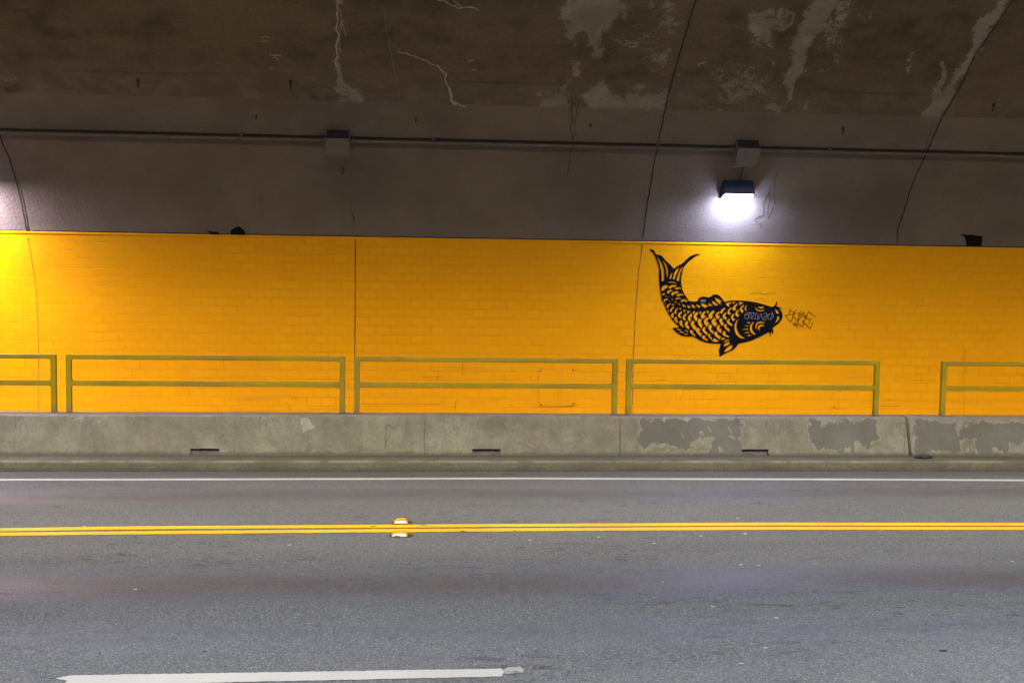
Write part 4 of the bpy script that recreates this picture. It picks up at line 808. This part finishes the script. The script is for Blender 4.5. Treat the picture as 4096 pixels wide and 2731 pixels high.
stripe("centre_line", list(zip(xs5, (2113, 2105.5, 2101.6, 2099, 2095.6, 2092.7, 2090.3, 2091, 2091.4))), [12] * 9, M['yellow'])
stripe("centre_line", list(zip(xs5, (2130.4, 2125, 2120.8, 2116.6, 2112.8, 2109.5, 2107, 2107.5, 2107.9))), [12.4] * 9, M['yellow'])
def flatpoly(name, pts, mat, z=.004):
    P = []
    for a, b in zip(pts, pts[1:] + pts[:1]):
        n = max(1, int(math.hypot(b[0] - a[0], b[1] - a[1]) / 14))
        for j in range(n): P.append((a[0] + (b[0] - a[0]) * j / n, a[1] + (b[1] - a[1]) * j / n + R.uniform(-.9, .9)))
    V = [at_z(x, y, z) for x, y in P]; o = meshobj(name, V, [tuple(range(len(V)))], mat)
    return tag(o, kind='structure')
K9 = lambda L: [(x / 1.0226, 2500 + y / 1.0226) for x, y in L]
flatpoly("lane_dash", K9([(228, 215), (290, 203), (700, 197), (1300, 188), (2050, 176), (2062, 190), (2052, 208), (1500, 220), (1000, 230), (640, 240), (300, 250), (262, 238), (275, 226)]), M['whiteold'])
flatpoly("lane_dash_faded", K9([(2050, 182), (2080, 172), (2125, 167), (2142, 178), (2140, 192), (2075, 200), (2058, 196)]), M['ghost'], .0035)
# dark spots stamped in the yellow lines
for (x, y, a, b) in ((1491, 2103.5, 10, 1.8), (1695, 2100, 11, 1.9), (1850, 2122, 10, 1.8), (2060 / 1, 2121, 7, 1.2)):
    V = [at_z(x + a * math.cos(k * math.pi / 7), y + b * math.sin(k * math.pi / 7), .008) for k in range(14)]; tag(meshobj("tar_spot", V, [tuple(range(14))], M['resin']), kind='structure')

# ------------------------------------------------------------------ raised pavement markers on the centre line
def marker(cx_, ybase, w_, label, chipped):
    p = at_z(cx_, ybase, 0.008); t = empty("road_marker", p); tag(t, label, "road marker", "raised reflectors on the double yellow line")
    W0, W1, H, D = w_ * 1.12, w_ * .62, .026, .14
    def mesh(name, V, Fc, mt): return meshobj(name, [Vector(v) + p for v in V], Fc, mt, t)
    b = [(-W0, -D / 2, 0), (W0, -D / 2, 0), (W0, D / 2, 0), (-W0, D / 2, 0), (-W1, -D * .26, H), (W1, -D * .26, H), (W1, D * .38, H + .006), (-W1, D * .38, H + .003)]
    mesh("shell", b, [(1, 2, 6, 5), (2, 3, 7, 6), (3, 0, 4, 7), (4, 5, 6, 7), (0, 1, 5, 4)], M['amber'])
    e = .0025; f = [(-W0 * .97, -D / 2 - e, .004), (W0 * .97, -D / 2 - e, .004), (W1 * .97, -D * .26 - e, H - .003), (-W1 * .97, -D * .26 - e, H - .003)]
    mesh("reflector", f, [(0, 1, 2, 3)], M['reflector'])
    if chipped:
        g = [(-W0 * .62, -D / 2 - .004, .009), (.0, -D / 2 - .004, .012), (-.004, -D * .30 - .004, H * .62), (-W1 * .8, -D * .22 - .004, H * .8)]; mesh("chipped_patch", g, [(0, 1, 2, 3)], M['chip'])
        g = [(-W1 * .2, -D * .18, H + .002), (W1 * .9, -D * .18, H + .002), (W1 * .5, D * .17, H + .002), (0, D * .15, H + .002)]; mesh("chipped_patch", g, [(0, 1, 2, 3)], M['chip'])
    n = 28; V = [(.018 + w_ * 1.75 * math.cos(k * 2 * math.pi / n), .105 * math.sin(k * 2 * math.pi / n), z) for z in (-.006, .0) for k in range(n)]  # pad, widened and shifted right to stand in for the marker's shadow
    V = [(x * (1 if z < -.001 else .95), y * (1 if z < -.001 else .93), z) for x, y, z in V]
    mesh("pad_and_shadow", V, [tuple(range(n, 2 * n))] + [(k, (k + 1) % n, (k + 1) % n + n, k + n) for k in range(n)], M['resin'])
marker(1603, 2086.5, .066, "intact raised reflector with a bright white face, just beyond the double yellow line", False)
marker(1598, 2138, .072, "chipped raised reflector with cracks in its white face, on the near yellow line", True)

# ------------------------------------------------------------------ litter
kL = lambda L: [(x * .8707, 1850 + y * .8707) for x, y in L]; kR = lambda L: [(2048 + x * .8707, 1850 + y * .8707) for x, y in L]
def fleck(x, y, a, mat, nm, lab, cat, grp, asp=4.6):
    c = at_z(x, y, .006); bm = bmesh.new(); n = 9; top = []; bot = []
    for k in range(n):
        r = a * R.uniform(.8, 1.15); an = k * 2 * math.pi / n; q = Vector((r * math.cos(an), r / asp * math.sin(an) * 2, 0)); top.append(bm.verts.new(c + q + Vector((0, 0, .001 + R.uniform(0, .002))))); bot.append(bm.verts.new(c + q * 1.02 - Vector((0, 0, .002))))
    bm.faces.new(top)
    for k in range(n): bm.faces.new((bot[k], bot[(k + 1) % n], top[(k + 1) % n], top[k]))
    tag(bmobj(nm, bm, mat), lab, cat, grp)
g1 = "pale flecks of litter on the asphalt"
PL = list(zip(kL([(389, 292), (1329, 377), (620, 580)]) + kR([(82, 355), (400, 341), (868, 336), (1070, 326), (653, 370), (690, 547), (1052, 467), (1133, 471), (2297, 453), (1038, 254), (1163, 849), (1053, 923), (922, 660), (1213, 712)]),
    ("pale fleck at the far edge of the yellow lines near the left of the photo", "pale fleck below the yellow lines, left of the two reflectors", "lone pale fleck in the middle of the near lane, far left",
     "small faint fleck below the yellow lines just right of the photo's middle", "long pale fleck under the near yellow line, right of the photo's middle", "pale fleck just under the near yellow line, below the koi's tail", "tiny pale fleck touching the near yellow line below the koi's head", "pale fleck a little below the yellow lines, below the koi's tail",
     "pale fleck left of the lamp's upper reflection on the asphalt", "left fleck of the pair just above the lamp's reflection", "right fleck of the pair just above the lamp's reflection", "pale fleck at the right edge of the photo, level with the pair", "pale fleck in the far lane just beyond the yellow lines below the koi",
     "pale fleck below the lamp's lower reflection, right one of two", "torn pale fleck nearest the bottom edge of the photo, right of the dashed line", "bluish pale fleck between the lamp's two reflections, left", "bluish pale fleck between the lamp's two reflections, right")))
for (x, y), lab in PL: fleck(x, y, .017 if y < 2500 else .016, M['litter'], "paper_fleck", lab, "litter", g1)
BLf = list(zip(kL([(455, 870), (2110, 997), (85, 852), (45, 277), (943, 860)]) + kR([(2250, 231), (2075, 498)]),
    ("brown leaf fragment above the left half of the white dash", "leaf fragment just under the right end of the white dash", "brown leaf fragment low at the left edge of the road", "brown leaf fragment in the far lane at the left edge", "leaf fragment above the middle of the white dash", "thin leaf fragment in the far lane near the right edge", "brown leaf fragment in the near lane toward the right")))
for (x, y), lab in BLf: fleck(x, y, .014, M['leaf'], "leaf_fragment", lab, "leaf", "brown leaf fragments on the asphalt")
for (x, y) in kR([(1980, 861)]): fleck(x, y, .032, M['rag'], "tar_blob", "small dark tar blob low at the right of the road", "tar blob", None)
bm = bmesh.new(); c = at_z(2231, 1880, .012); tube(bm, [c + Vector((-.05, .004, 0)), c + Vector((.05, -.006, 0))], .010, 8); tag(bmobj("cigarette_butt", bm, M['butt']), "white cigarette butt in the gutter below the kerb", "cigarette butt")
bm = bmesh.new(); c = at_depth(3695, 1834, KY + .25); c.z = KT + .02
bmesh.ops.create_icosphere(bm, subdivisions=3, radius=.5)
for v in bm.verts:
    d_ = 1 + .55 * mnoise.noise(v.co * 4.2); v.co = Vector((v.co.x * .24 * d_, v.co.y * .12 * d_, max(-.015, v.co.z * .07 * d_))) + c
tag(bmobj("crumpled_rag", bm, M['rag'], None, True), "crumpled dark rag on the kerb near the open barrier joint", "rag")
